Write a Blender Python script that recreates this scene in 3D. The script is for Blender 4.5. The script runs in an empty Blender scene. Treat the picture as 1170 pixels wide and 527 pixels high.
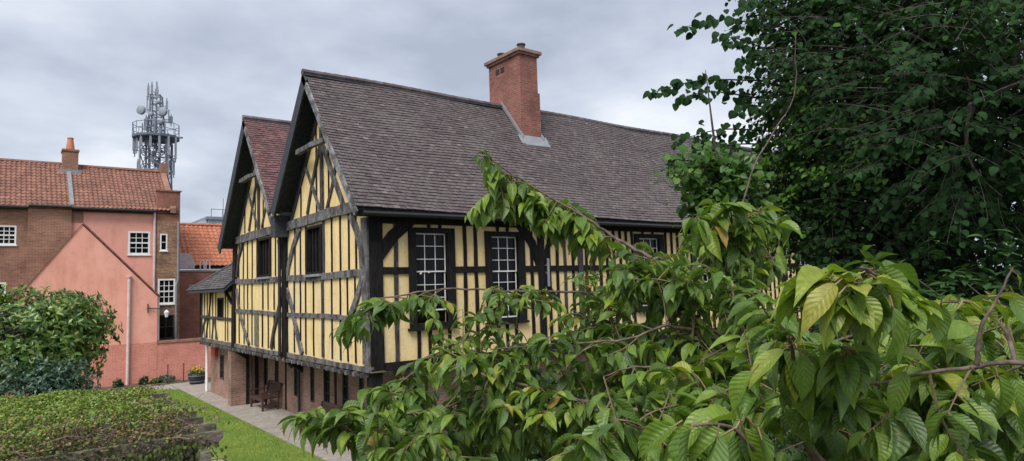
import bpy, math, random
import numpy as np
from mathutils import Vector
random.seed(7); rng = np.random.default_rng(7)
S = bpy.context.scene
COL = S.collection
# ------------------------------------------------------------------ camera
CAM = np.array([-6.905, -14.527, 4.2]); FPX = 755.8
_p, _r, _y = math.radians(4.77), math.radians(1.885), math.radians(52.306)
CF = np.array([math.cos(_y)*math.cos(_p), math.sin(_y)*math.cos(_p), math.sin(_p)])
_R0 = np.array([math.sin(_y), -math.cos(_y), 0.0]); _U0 = np.cross(_R0, CF)
CR = _R0*math.cos(_r) - _U0*math.sin(_r); CU = _U0*math.cos(_r) + _R0*math.sin(_r)
def at(px, py, d):
    """world point seen at photo pixel px, py at a depth of d metres"""
    return CAM + (CF + CR*(px-585)/FPX - CU*(py-263.5)/FPX)*d
from mathutils import Matrix
cd = bpy.data.cameras.new('camera'); cam = bpy.data.objects.new('camera', cd); COL.objects.link(cam)
cd.sensor_width = 36; cd.lens = FPX/1170*36; cd.clip_start = 0.05; cd.clip_end = 3000
B = -CF
cam.matrix_world = Matrix(((CR[0], CU[0], B[0], CAM[0]), (CR[1], CU[1], B[1], CAM[1]), (CR[2], CU[2], B[2], CAM[2]), (0, 0, 0, 1)))
S.camera = cam

# ------------------------------------------------------------------ materials
def nm(name):
    m = bpy.data.materials.new(name); m.use_nodes = True
    nt = m.node_tree; nt.nodes.clear()
    out = nt.nodes.new('ShaderNodeOutputMaterial'); b = nt.nodes.new('ShaderNodeBsdfPrincipled')
    nt.links.new(b.outputs[0], out.inputs[0])
    return m, nt, b, out
def N(nt, t, **kw):
    n = nt.nodes.new(t)
    for k, v in kw.items():
        if hasattr(n, k) and not isinstance(v, tuple) or k in ('blend_type', 'operation', 'data_type'): setattr(n, k, v)
    return n
def L(nt, a, b): nt.links.new(a, b)
def setin(n, **kw):
    for k, v in kw.items():
        n.inputs[k.replace('_', ' ')].default_value = v
def pos(nt, sx=1, sy=1, sz=1):
    g = nt.nodes.new('ShaderNodeNewGeometry'); m = nt.nodes.new('ShaderNodeMapping')
    m.inputs['Scale'].default_value = (sx, sy, sz); L(nt, g.outputs['Position'], m.inputs['Vector']); return m.outputs[0]
def noise(nt, vec, scale, detail=4, rough=.6):
    n = nt.nodes.new('ShaderNodeTexNoise'); L(nt, vec, n.inputs['Vector'])
    n.inputs['Scale'].default_value = scale; n.inputs['Detail'].default_value = detail; n.inputs['Roughness'].default_value = rough
    return n.outputs['Fac']
def ramp(nt, fac, stops):
    r = nt.nodes.new('ShaderNodeValToRGB'); L(nt, fac, r.inputs[0])
    e = r.color_ramp.elements
    while len(e) < len(stops): e.new(.5)
    for q, (p_, c) in zip(e, stops): q.position = p_; q.color = (*c, 1) if len(c) == 3 else c
    return r.outputs[0]
def mix(nt, fac, a, b, mode='MIX'):
    m = nt.nodes.new('ShaderNodeMix'); m.data_type = 'RGBA'; m.blend_type = mode
    for sock, v in ((m.inputs[0], fac), (m.inputs[6], a), (m.inputs[7], b)):
        if hasattr(v, 'is_linked'): L(nt, v, sock)
        else: sock.default_value = v if isinstance(v, (int, float)) else (*v, 1)
    return m.outputs[2]
def bump(nt, b, h, strength=.3, dist=.01):
    n = nt.nodes.new('ShaderNodeBump'); n.inputs['Strength'].default_value = strength; n.inputs['Distance'].default_value = dist
    L(nt, h, n.inputs['Height']); L(nt, n.outputs[0], b.inputs['Normal'])
def mat_noise(name, c1, c2, scale=6, rough=.85, st=(1, 1, 1), bs=.3, bd=.01, c3=None, lo=.35, hi=.65, fine=40):
    m, nt, b, _ = nm(name)
    v = pos(nt, *st); f = noise(nt, v, scale)
    c = ramp(nt, f, [(lo, c1), (hi, c2)])
    if c3:
        f2 = noise(nt, v, scale*.23, 3); f2 = ramp(nt, f2, [(.45, (0, 0, 0)), (.62, (1, 1, 1))]); c = mix(nt, f2, c, c3)
    L(nt, c, b.inputs['Base Color']); b.inputs['Roughness'].default_value = rough
    bump(nt, b, noise(nt, v, fine, 5), bs, bd)
    return m
def mat_brick(name, c1, c2, mortar, patch=None, bw=.235, bh=.075, stain=(.5, .5, .5)):
    m, nt, b, _ = nm(name)
    g = nt.nodes.new('ShaderNodeNewGeometry'); s = nt.nodes.new('ShaderNodeSeparateXYZ'); L(nt, g.outputs['Position'], s.inputs[0])
    a = nt.nodes.new('ShaderNodeMath'); a.operation = 'ADD'; L(nt, s.outputs[0], a.inputs[0]); L(nt, s.outputs[1], a.inputs[1])
    c = nt.nodes.new('ShaderNodeCombineXYZ'); L(nt, a.outputs[0], c.inputs[0]); L(nt, s.outputs[2], c.inputs[1])
    t = nt.nodes.new('ShaderNodeTexBrick'); L(nt, c.outputs[0], t.inputs['Vector'])
    setin(t, Color1=(*c1, 1), Color2=(*c2, 1), Mortar=(*mortar, 1), Scale=1.0, Mortar_Size=.008, Brick_Width=bw, Row_Height=bh, Bias=-.1)
    v = pos(nt)
    col = t.outputs[0]
    f = noise(nt, v, 9, 3); col = mix(nt, ramp(nt, f, [(.4, (0, 0, 0)), (.6, (.55, .55, .55))]), col, c2 if not patch else patch)
    f = noise(nt, v, 1.1, 5); col = mix(nt, 1.0, col, ramp(nt, f, [(.3, stain), (.6, (1, 1, 1))]), 'MULTIPLY')
    L(nt, col, b.inputs['Base Color']); b.inputs['Roughness'].default_value = .9
    bump(nt, b, t.outputs['Fac'], -.5, .01)
    return m
def mat_attr(name, stops, rough=.8, bs=.25, over=None, oscale=.5, fine=25, mul=None):
    """colour picked per tile from the 'tint' attribute"""
    m, nt, b, _ = nm(name)
    a = nt.nodes.new('ShaderNodeAttribute'); a.attribute_name = 'tint'
    c = ramp(nt, a.outputs['Fac'], stops); v = pos(nt)
    if over:
        f = noise(nt, v, oscale, 6, .7); c = mix(nt, ramp(nt, f, [(.48, (0, 0, 0)), (.66, (.75, .75, .75))]), c, over)
    f = noise(nt, v, 7, 4); c = mix(nt, 1.0, c, ramp(nt, f, [(.3, (.7, .7, .7)), (.7, (1.15, 1.15, 1.15))]), 'MULTIPLY')
    L(nt, c, b.inputs['Base Color']); b.inputs['Roughness'].default_value = rough
    bump(nt, b, noise(nt, v, fine, 5), bs, .01)
    return m
def mat_leaf(name, stops, under, rough=.38, trans=.3, veins=0, spec=.5):
    m, nt, b, out = nm(name)
    a = nt.nodes.new('ShaderNodeAttribute'); a.attribute_name = 'tint'
    c = ramp(nt, a.outputs['Fac'], stops)
    g = nt.nodes.new('ShaderNodeNewGeometry')
    if veins:
        uv = nt.nodes.new('ShaderNodeUVMap'); s = nt.nodes.new('ShaderNodeSeparateXYZ'); L(nt, uv.outputs[0], s.inputs[0])
        def M(op, x, y=None, clamp=False):
            n = nt.nodes.new('ShaderNodeMath'); n.operation = op; n.use_clamp = clamp
            for i, q in enumerate((x, y)):
                if q is None: continue
                if hasattr(q, 'is_linked'): L(nt, q, n.inputs[i])
                else: n.inputs[i].default_value = q
            return n.outputs[0]
        au = M('ABSOLUTE', M('SUBTRACT', s.outputs[0], .5)); au = M('MULTIPLY', au, 2.0)      # 0 at midrib .. 1 at margin
        ph = M('SUBTRACT', M('MULTIPLY', s.outputs[1], 9.0), M('MULTIPLY', au, 2.0))
        w = M('COSINE', M('MULTIPLY', ph, 6.2832))
        vein = M('POWER', M('MULTIPLY', M('ADD', w, 1.0), .5), 9.0)
        mid = M('SUBTRACT', 1.0, M('MULTIPLY', au, 16.0), True)
        vv = M('MAXIMUM', M('MULTIPLY', vein, .45), mid)
        c = mix(nt, M('MULTIPLY', vv, .42), c, (.26, .38, .11))
        f = noise(nt, pos(nt), 60, 4); c = mix(nt, 1.0, c, ramp(nt, f, [(.3, (.75, .75, .72)), (.7, (1.15, 1.15, 1.1))]), 'MULTIPLY')
        hh = M('SUBTRACT', M('MULTIPLY', M('SUBTRACT', 1.0, w), .5), M('MULTIPLY', mid, 1.2))
        bump(nt, b, hh, .5, .0016)
    f = noise(nt, pos(nt), 23, 2); c = mix(nt, ramp(nt, f, [(.62, (0, 0, 0)), (.72, (.45, .45, .45))]), c, (.20, .17, .04) if veins else (.08, .12, .03))
    col = mix(nt, g.outputs['Backfacing'], c, under)
    L(nt, col, b.inputs['Base Color']); b.inputs['Roughness'].default_value = rough
    b.inputs['Specular IOR Level'].default_value = spec
    t = nt.nodes.new('ShaderNodeBsdfTranslucent'); tc = mix(nt, 1.0, c, (1.5, 1.6, .45), 'MULTIPLY'); L(nt, tc, t.inputs[0])
    ms = nt.nodes.new('ShaderNodeMixShader'); ms.inputs[0].default_value = trans
    L(nt, b.outputs[0], ms.inputs[1]); L(nt, t.outputs[0], ms.inputs[2]); L(nt, ms.outputs[0], out.inputs[0])
    return m
def mat_plain(name, c, rough=.6, metal=0., bs=.1, fine=30, var=.8):
    m, nt, b, _ = nm(name); v = pos(nt); f = noise(nt, v, 5, 4)
    cc = mix(nt, 1.0, c, ramp(nt, f, [(.3, (var,)*3), (.7, (1.1,)*3)]), 'MULTIPLY'); L(nt, cc, b.inputs['Base Color'])
    b.inputs['Roughness'].default_value = rough; b.inputs['Metallic'].default_value = metal
    bump(nt, b, noise(nt, v, fine, 3), bs, .01); return m

M = {}
M['plaster'] = mat_noise('ochre_plaster', (.76, .56, .255), (.88, .68, .35), 3, .9, (1, 1, .5), .35, .02, c3=(.78, .62, .35), lo=.25, hi=.7, fine=14)
_m = M['plaster']; _nt = _m.node_tree; _b = _nt.nodes['Principled BSDF']; _c = _b.inputs['Base Color'].links[0].from_socket
_f = noise(_nt, pos(_nt, 2, 2, .7), 1.8, 6, .65); _f2 = noise(_nt, pos(_nt), 11, 5, .7)
_c2 = mix(_nt, 1.0, _c, ramp(_nt, _f, [(.32, (.84, .80, .73)), (.52, (1, 1, 1))]), 'MULTIPLY'); _c2 = mix(_nt, 1.0, _c2, ramp(_nt, _f2, [(.28, (.78, .76, .72)), (.5, (1, 1, 1))]), 'MULTIPLY'); L(_nt, _c2, _b.inputs['Base Color'])
M['black'] = mat_noise('black_timber', (.006, .0055, .006), (.020, .018, .019), 14, .85, (1, 1, .25), .5, .01)
M['black'].node_tree.nodes['Principled BSDF'].inputs['Specular IOR Level'].default_value = .2
M['grey'] = mat_noise('weathered_timber', (.075, .07, .072), (.24, .23, .235), 9, .9, (2.2, 2.2, .9), .8, .02, c3=(.045, .04, .045), fine=30)
M['dkgrey'] = mat_noise('dark_weathered_timber', (.018, .016, .017), (.075, .068, .07), 9, .9, (2, 2, .6), .7, .015, fine=30)
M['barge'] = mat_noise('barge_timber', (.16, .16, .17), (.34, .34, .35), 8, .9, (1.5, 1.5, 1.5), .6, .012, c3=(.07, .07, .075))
M['shadebarge'] = mat_noise('shaded_barge', (.02, .024, .034), (.05, .056, .07), 8, .8, (1.5, 1.5, 1.5), .4, .012)  # darker copy of the barge colour, with the shade under the verge put in
M['hallbrick'] = mat_brick('ground_floor_brick', (.33, .165, .125), (.19, .095, .075), (.36, .28, .23), patch=(.36, .24, .20), stain=(.5, .47, .45))
M['chimbrick'] = mat_brick('chimney_brick', (.36, .125, .09), (.19, .07, .055), (.30, .24, .2), patch=(.24, .095, .075), stain=(.55, .5, .5))
M['oldbrick'] = mat_brick('old_brick', (.36, .165, .105), (.19, .085, .06), (.36, .29, .23), patch=(.30, .15, .10), stain=(.6, .58, .55))
M['mottled'] = mat_brick('mottled_brick', (.40, .24, .13), (.22, .09, .06), (.36, .29, .22), patch=(.20, .085, .06), stain=(.5, .5, .5))
M['redbrick'] = mat_brick('red_brick', (.36, .14, .09), (.27, .10, .07), (.28, .2, .16))
M['pink'] = mat_noise('pink_render', (.76, .34, .265), (.86, .42, .335), 1.1, .9, (1, 1, .7), .25, .012, c3=(.79, .385, .31), lo=.3, hi=.7, fine=9)
M['pinkbrick'] = mat_brick('pink_painted_brick', (.70, .29, .23), (.64, .26, .21), (.46, .17, .13), patch=(.73, .32, .25), stain=(.85, .82, .8))
for _k in ('pink', 'pinkbrick'):
    _nt = M[_k].node_tree; _b = _nt.nodes['Principled BSDF']; _c = _b.inputs['Base Color'].links[0].from_socket
    _f = noise(_nt, pos(_nt, 1.6, 1.6, .35), 1.3, 7, .65); _f2 = noise(_nt, pos(_nt), 3.5, 6, .7)
    _c2 = mix(_nt, 1.0, _c, ramp(_nt, _f, [(.33, (.87, .84, .82)), (.52, (1, 1, 1))]), 'MULTIPLY'); _c2 = mix(_nt, 1.0, _c2, ramp(_nt, _f2, [(.3, (.91, .9, .89)), (.5, (1, 1, 1))]), 'MULTIPLY'); L(_nt, _c2, _b.inputs['Base Color'])
M['tile'] = mat_attr('plain_tile', [(0, (.084, .066, .070)), (.5, (.114, .092, .097)), (.85, (.137, .112, .116)), (1, (.185, .155, .145))], .88, .4, over=(.15, .13, .122), oscale=.8)
M['redtile'] = mat_attr('red_plain_tile', [(0, (.10, .05, .055)), (.5, (.16, .078, .08)), (1, (.23, .12, .11))], .88, .4, over=(.11, .075, .08), oscale=.9)
M['greytile'] = mat_attr('grey_plain_tile', [(0, (.05, .047, .05)), (1, (.14, .13, .13))], .9, .4)
M['pantile'] = mat_attr('brown_pantile', [(0, (.19, .085, .062)), (.5, (.26, .12, .085)), (1, (.33, .17, .12))], .85, .3, over=(.17, .085, .06), oscale=.7)
M['orangetile'] = mat_attr('orange_pantile', [(0, (.42, .14, .075)), (1, (.56, .22, .12))], .8, .3, over=(.36, .12, .07), oscale=.9)
M['coping'] = mat_noise('dark_red_coping', (.12, .05, .04), (.24, .11, .08), 6)
M['lead'] = mat_plain('lead', (.24, .255, .28), .5, 0)
M['white'] = mat_plain('white_paint', (.78, .78, .78), .5, 0, var=.9)
M['palepipe'] = mat_plain('pale_pipe', (.62, .52, .52), .5, 0)
M['iron'] = mat_plain('black_iron', (.02, .02, .022), .45, 0)
M['steel'] = mat_plain('galvanised_steel', (.22, .25, .31), .6, .1)
M['dksteel'] = mat_plain('dark_steel', (.12, .14, .19), .6, .1)
M['antenna'] = mat_plain('antenna_white', (.27, .30, .36), .6, 0)
M['terracotta'] = mat_plain('terracotta', (.52, .19, .11), .8)
M['potdark'] = mat_plain('dark_pot', (.07, .06, .06), .8)
M['redbox'] = mat_plain('red_paint', (.30, .045, .04), .5)
M['bench'] = mat_noise('bench_wood', (.035, .018, .014), (.09, .045, .035), 16, .65, (1, 1, 1), .4, .005)
M['pergola'] = mat_noise('pergola_wood', (.10, .085, .065), (.27, .24, .18), 12, .95, (1, 3, 3), .8, .012, c3=(.09, .10, .055))
M['stone'] = mat_noise('path_stone', (.25, .225, .20), (.38, .35, .31), 5, .9, (1, 1, 1), .4, .012, c3=(.29, .25, .21))
M['soil'] = mat_noise('soil', (.055, .04, .028), (.13, .095, .065), 8, .95, (1, 1, 1), .8, .03)
M['lawn'] = mat_noise('lawn', (.13, .19, .028), (.24, .32, .05), 1.6, .9, (1, 1, 1), .8, .03, c3=(.12, .21, .035), lo=.3, hi=.7, fine=60)
M['rough'] = mat_noise('rough_ground', (.04, .05, .02), (.10, .09, .05), 2, .95, (1, 1, 1), .8, .05)
M['dark'] = mat_plain('dark_interior', (.03, .026, .024), .95)  # near-black, stands in for shade behind panes and in the chimney niches
M['curtain'] = mat_plain('curtain', (.7, .68, .66), .9)
M['bldwhite'] = mat_plain('pale_cladding', (.55, .60, .66), .6)
M['bark'] = mat_noise('bark', (.03, .026, .022), (.09, .078, .068), 20, .9, (1, 1, .5), .8, .012)
M['cherrybark'] = mat_noise('cherry_bark', (.055, .04, .034), (.17, .12, .095), 30, .75, (1, 1, 1), .6, .006)
M['twig'] = mat_noise('young_twig', (.08, .065, .035), (.17, .12, .065), 40, .7, (1, 1, 1), .3, .003)
M['petiole'] = mat_plain('reddish_petiole', (.22, .13, .06), .5)
m, nt, b, out = nm('window_glass')
b.inputs['Base Color'].default_value = (.01, .012, .014, 1); b.inputs['Roughness'].default_value = .08; b.inputs['Specular IOR Level'].default_value = .16
tr = nt.nodes.new('ShaderNodeBsdfTransparent'); ms = nt.nodes.new('ShaderNodeMixShader'); ms.inputs[0].default_value = .3
L(nt, b.outputs[0], ms.inputs[1]); L(nt, tr.outputs[0], ms.inputs[2]); L(nt, ms.outputs[0], out.inputs[0]); M['glass'] = m
m, nt, b, out = nm('lit_bulb'); b.inputs['Emission Color'].default_value = (1, .85, .5, 1); b.inputs['Emission Strength'].default_value = 4; M['bulb'] = m
M['cherry'] = mat_leaf('cherry_leaf', [(0, (.028, .068, .012)), (.4, (.082, .16, .022)), (.72, (.19, .29, .036)), (.86, (.29, .34, .045)), (1, (.34, .22, .05))], (.15, .24, .07), .42, .30, veins=1)
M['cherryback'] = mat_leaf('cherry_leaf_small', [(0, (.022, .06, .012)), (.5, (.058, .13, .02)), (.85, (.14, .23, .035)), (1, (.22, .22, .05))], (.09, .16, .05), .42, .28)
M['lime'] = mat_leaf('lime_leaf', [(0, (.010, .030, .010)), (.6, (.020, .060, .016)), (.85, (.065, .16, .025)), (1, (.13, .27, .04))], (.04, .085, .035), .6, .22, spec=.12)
M['maple'] = mat_leaf('young_tree_leaf', [(0, (.03, .085, .016)), (.6, (.06, .145, .026)), (1, (.13, .23, .045))], (.10, .2, .05), .45, .35)
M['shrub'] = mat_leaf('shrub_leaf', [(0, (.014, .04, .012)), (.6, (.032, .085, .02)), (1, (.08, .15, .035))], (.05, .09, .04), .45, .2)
M['laurel'] = mat_leaf('glossy_leaf', [(0, (.03, .075, .014)), (.45, (.07, .15, .025)), (.8, (.17, .27, .05)), (1, (.30, .36, .09))], (.12, .17, .06), .3, .2)
M['blueleaf'] = mat_leaf('blue_green_leaf', [(0, (.025, .06, .035)), (.6, (.06, .12, .075)), (1, (.16, .24, .17))], (.10, .16, .11), .4, .15)
M['climber'] = mat_leaf('climber_leaf', [(0, (.035, .028, .02)), (.25, (.06, .05, .028)), (.42, (.09, .14, .025)), (.75, (.18, .26, .035)), (.92, (.30, .38, .06)), (1, (.25, .10, .07))], (.11, .14, .05), .5, .25)
M['drystem'] = mat_attr('dry_stem', [(0, (.07, .05, .04)), (.6, (.16, .11, .085)), (1, (.30, .20, .17))], .9, .3)
M['flower'] = mat_plain('yellow_flower', (.8, .55, .05), .6)
M['grassblade'] = mat_leaf('grass_blade', [(0, (.14, .20, .025)), (.6, (.26, .36, .05)), (1, (.40, .46, .11))], (.15, .27, .05), .6, .3)

# ------------------------------------------------------------------ mesh helpers
class MB:
    def __init__(s): s.v = []; s.f = []; s.t = []
    def quad(s, a, b, c, d, t=.5):
        n = len(s.v); s.v += [a, b, c, d]; s.f.append((n, n+1, n+2, n+3)); s.t.append(t)
    def poly(s, pts, t=.5):
        n = len(s.v); s.v += list(pts); s.f.append(tuple(range(n, n+len(pts)))); s.t.append(t)
    def box(s, x0, x1, y0, y1, z0, z1, t=.5):
        n = len(s.v)
        s.v += [(x0, y0, z0), (x1, y0, z0), (x1, y1, z0), (x0, y1, z0), (x0, y0, z1), (x1, y0, z1), (x1, y1, z1), (x0, y1, z1)]
        s.f += [(n, n+3, n+2, n+1), (n+4, n+5, n+6, n+7), (n, n+1, n+5, n+4), (n+1, n+2, n+6, n+5), (n+2, n+3, n+7, n+6), (n+3, n, n+4, n+7)]
        s.t += [t]*6; return s
    def prism(s, pts, off, t=.5):
        """closed outline pts (3D, planar) pushed along vector off"""
        n = len(s.v); k = len(pts); off = np.array(off)
        s.v += [tuple(p) for p in pts] + [tuple(np.array(p)+off) for p in pts]
        s.f += [tuple(range(n, n+k))[::-1], tuple(range(n+k, n+2*k))]
        for i in range(k): j = (i+1) % k; s.f.append((n+i, n+j, n+k+j, n+k+i))
        s.t += [t]*(k+2); return s
    def tube(s, pts, rad, seg=6, t=.5, cap=True):
        pts = [np.array(p, float) for p in pts]; n0 = len(s.v); k = len(pts)
        if not hasattr(rad, '__len__'): rad = [rad]*k
        up = np.array((0, 0, 1.)); prev = None
        for i, p in enumerate(pts):
            d = pts[min(i+1, k-1)] - pts[max(i-1, 0)]; d = d/(np.linalg.norm(d)+1e-9)
            if prev is None:
                a = np.cross(d, up) if abs(d[2]) < .95 else np.cross(d, (1., 0, 0))
            else: a = prev - d*(prev @ d)
            a = a/(np.linalg.norm(a)+1e-9); prev = a; c = np.cross(d, a)
            for j in range(seg):
                th = 2*math.pi*j/seg; s.v.append(tuple(p + (a*math.cos(th)+c*math.sin(th))*rad[i]))
        for i in range(k-1):
            for j in range(seg):
                q = (j+1) % seg; s.f.append((n0+i*seg+j, n0+i*seg+q, n0+(i+1)*seg+q, n0+(i+1)*seg+j)); s.t.append(t)
        if cap: s.f += [tuple(n0+j for j in range(seg))[::-1], tuple(n0+(k-1)*seg+j for j in range(seg))]; s.t += [t, t]
        return s
    def lathe(s, c, prof, seg=14, t=.5):
        n0 = len(s.v)
        for r, z in prof:
            for j in range(seg):
                th = 2*math.pi*j/seg; s.v.append((c[0]+r*math.cos(th), c[1]+r*math.sin(th), c[2]+z))
        k = len(prof)
        for i in range(k-1):
            for j in range(seg):
                q = (j+1) % seg; s.f.append((n0+i*seg+j, n0+i*seg+q, n0+(i+1)*seg+q, n0+(i+1)*seg+j)); s.t.append(t)
        s.f += [tuple(n0+j for j in range(seg))[::-1], tuple(n0+(k-1)*seg+j for j in range(seg))]; s.t += [t, t]
        return s
def wloc(o):
    v = Vector((0, 0, 0))
    while o is not None: v = v + o.location; o = o.parent
    return v
def obj(name, mb, mat, parent=None, smooth=False, origin=None, local=False):
    me = bpy.data.meshes.new(name)
    o = bpy.data.objects.new(name, me); COL.objects.link(o)
    if parent is not None: o.parent = parent
    v = np.array(mb.v, dtype=float).reshape(-1, 3)
    if origin is None and parent is None: origin = ((v[:, 0].min()+v[:, 0].max())/2, (v[:, 1].min()+v[:, 1].max())/2, v[:, 2].min())
    if origin is not None: o.location = Vector(origin)
    if not local: v = v - np.array(wloc(o))
    me.from_pydata(v.tolist(), [], mb.f); me.update()
    at_ = me.attributes.new('tint', 'FLOAT', 'FACE'); at_.data.foreach_set('value', np.array(mb.t, dtype=np.float32))
    me.materials.append(mat)
    if smooth: me.polygons.foreach_set('use_smooth', [True]*len(me.polygons))
    return o
def thing(name, label, cat, loc=(0, 0, 0), group=None):
    o = bpy.data.objects.new(name, None); COL.objects.link(o); o.location = loc; o.empty_display_size = .2
    o['label'] = label; o['category'] = cat
    if group: o['group'] = group
    return o
def tag(o, label, cat, group=None):
    o['label'] = label; o['category'] = cat
    if group: o['group'] = group
    return o
def struct(name, mb, mat, **kw):
    o = obj(name, mb, mat, **kw); o['kind'] = 'structure'; return o

# planks / timbers laid in a wall plane
def timber(plane, pts, w, proud=.03, base=0., depth=.10, jit=.008, off=0.):
    """pts: 2D centre line (u, z); w: width; plane G = gable (x = off), L = long wall (y = off)"""
    P = []
    for (a, b) in zip(pts[:-1], pts[1:]):
        n = max(1, int(math.hypot(b[0]-a[0], b[1]-a[1])/.35))
        for i in range(n): P.append((a[0]+(b[0]-a[0])*i/n, a[1]+(b[1]-a[1])*i/n))
    P.append(pts[-1]); k = len(P)
    ws = [w]*k if not hasattr(w, '__len__') else [w[0]+(w[1]-w[0])*i/(k-1) for i in range(k)]
    l, r = [], []
    for i, p in enumerate(P):
        a = P[max(i-1, 0)]; b = P[min(i+1, k-1)]; d = (b[0]-a[0], b[1]-a[1]); q = math.hypot(*d); nrm = (-d[1]/q, d[0]/q)
        wl = ws[i]/2+random.uniform(-jit, jit); wr = ws[i]/2+random.uniform(-jit, jit)
        l.append((p[0]+nrm[0]*wl, p[1]+nrm[1]*wl)); r.append((p[0]-nrm[0]*wr, p[1]-nrm[1]*wr))
    mb = MB()
    f3 = (lambda q, e: (off-e, q[0], q[1])) if plane == 'G' else (lambda q, e: (q[0], off-e, q[1]))
    F, Bk = proud, proud-depth
    for i in range(k-1):
        mb.quad(f3(l[i], F), f3(r[i], F), f3(r[i+1], F), f3(l[i+1], F))
        mb.quad(f3(l[i], Bk), f3(l[i], F), f3(l[i+1], F), f3(l[i+1], Bk))
        mb.quad(f3(r[i], F), f3(r[i], Bk), f3(r[i+1], Bk), f3(r[i+1], F))
    mb.quad(f3(l[0], Bk), f3(r[0], Bk), f3(r[0], F), f3(l[0], F)); mb.quad(f3(l[-1], F), f3(r[-1], F), f3(r[-1], Bk), f3(l[-1], Bk))
    return mb
def wall_open(plane, u0, u1, z0, z1, holes, th, off=0., mb=None):
    """wall slab with rectangular holes (u0,u1,z0,z1)"""
    mb = mb or MB(); us = sorted({u0, u1, *[h[0] for h in holes], *[h[1] for h in holes]}); us = [u for u in us if u0 <= u <= u1]
    for a, b in zip(us[:-1], us[1:]):
        hs = sorted([(h[2], h[3]) for h in holes if h[0] <= a+1e-6 and h[1] >= b-1e-6]); z = z0
        for h0, h1 in hs+[(z1, z1)]:
            if h0 > z+1e-6:
                if plane == 'G': mb.box(off, off+th, a, b, z, h0)
                else: mb.box(a, b, off, off+th, z, h0)
            z = max(z, h1)
    return mb
def pbox(plane, u0, u1, z0, z1, e0, e1, off=0., mb=None):
    """box in wall coordinates, e = distance proud of the wall"""
    mb = mb or MB()
    if plane == 'G': mb.box(off-e1, off-e0, u0, u1, z0, z1)
    else: mb.box(u0, u1, off-e1, off-e0, z0, z1)
    return mb
def window(parent, plane, u0, u1, z0, z1, off=0., fw=.06, cols=3, rows=4, bar=.018, frame='white', barm='white', fe=(-.08, .02), ge=-.04, meet=None, name='window', sill=True, mull=None):
    mb = MB()
    pbox(plane, u0, u0+fw, z0, z1, *fe, off, mb); pbox(plane, u1-fw, u1, z0, z1, *fe, off, mb)
    pbox(plane, u0+fw, u1-fw, z1-fw, z1, *fe, off, mb); pbox(plane, u0+fw, u1-fw, z0, z0+fw, *fe, off, mb)
    w = obj(name, mb, M[frame], parent)
    a, b, c, d = u0+fw, u1-fw, z0+fw, z1-fw
    obj('pane', pbox(plane, a, b, c, d, ge-.012, ge, off), M['glass'], w)
    bb = MB()
    for i in range(1, cols):
        u = a+(b-a)*i/cols; pbox(plane, u-bar/2, u+bar/2, c, d, ge+.002, ge+.03, off, bb)
    for j in range(1, rows):
        z = c+(d-c)*j/rows; k = 2.2 if meet == j else 1; pbox(plane, a, b, z-bar*k/2, z+bar*k/2, ge+.004, ge+.027+.006*k, off, bb)
    if bb.v: obj('glazing_bars', bb, M[barm], w)
    if sill: obj('sill', pbox(plane, u0-.04, u1+.04, z0-.06, z0-.003, -.05, .06, off), M[frame], w)
    return w

# plain-tiled slope made of separate tiles
def tiles(x0, x1, p_e, p_r, gauge=.125, tw=.17, und=.02, clip=None, seed=1, axis='x', lift=.018):
    """p_e / p_r: (cross, z) of eave and ridge; the slope runs along axis"""
    r = random.Random(seed); mb = MB()
    Ls = math.hypot(p_r[0]-p_e[0], p_r[1]-p_e[1]); du = ((p_r[0]-p_e[0])/Ls, (p_r[1]-p_e[1])/Ls)
    nr = (-du[1], du[0]) if p_r[0] > p_e[0] else (du[1], -du[0])
    n = int(Ls/gauge); W = x1-x0; g = Ls/n
    def P(x, s, h):
        h = h+und*(math.sin(x*.9+s*.7+seed)+.7*math.sin(x*.37-s*1.3+2*seed))*.5
        c = p_e[0]+du[0]*s+nr[0]*h; z = p_e[1]+du[1]*s+nr[1]*h
        return (x, c, z) if axis == 'x' else (c, x, z)
    for i in range(n):
        s0 = i*g; s1 = s0+g*1.12; o = (i % 2)*tw/2; x = x0-o; base = i*.37 % 1
        rowt = r.gauss(0, .07)
        while x < x1-1e-6:
            a = max(x, x0); bx = min(x+tw, x1); x += tw
            if bx-a < .02: continue
            if clip:
                m_ = (a+bx)/2
                lim = clip(s0)
                if m_ < lim: continue
            l0 = lift+r.uniform(-.005, .006); l1 = l0+r.uniform(-.004, .004); ds = r.uniform(-.008, .008); t = min(1, max(0, r.gauss(.5, .22)+rowt))
            A, B_, C_, D = P(a+.003, s0+ds, l0), P(bx-.003, s0+ds, l1), P(bx-.003, min(s1, Ls), .004), P(a+.003, min(s1, Ls), .004)
            mb.quad(A, B_, C_, D, t); mb.quad(P(a+.003, s0+ds, -.002), P(bx-.003, s0+ds, -.002), B_, A, t*.7)
    return mb
def slab(x0, x1, p_e, p_r, th=.15, axis='x'):
    Ls = math.hypot(p_r[0]-p_e[0], p_r[1]-p_e[1]); du = ((p_r[0]-p_e[0])/Ls, (p_r[1]-p_e[1])/Ls)
    nr = (-du[1], du[0]) if p_r[0] > p_e[0] else (du[1], -du[0])
    q = [(p_e[0]-nr[0]*.085, p_e[1]-nr[1]*.085), (p_r[0]-nr[0]*.085, p_r[1]-nr[1]*.085), (p_r[0]-nr[0]*th, p_r[1]-nr[1]*th), (p_e[0]-nr[0]*th, p_e[1]-nr[1]*th)]
    mb = MB()
    if axis == 'x': mb.prism([(x0, a, b) for a, b in q], (x1-x0, 0, 0))
    else: mb.prism([(a, x0, b) for a, b in q], (0, x1-x0, 0))
    return mb
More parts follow.
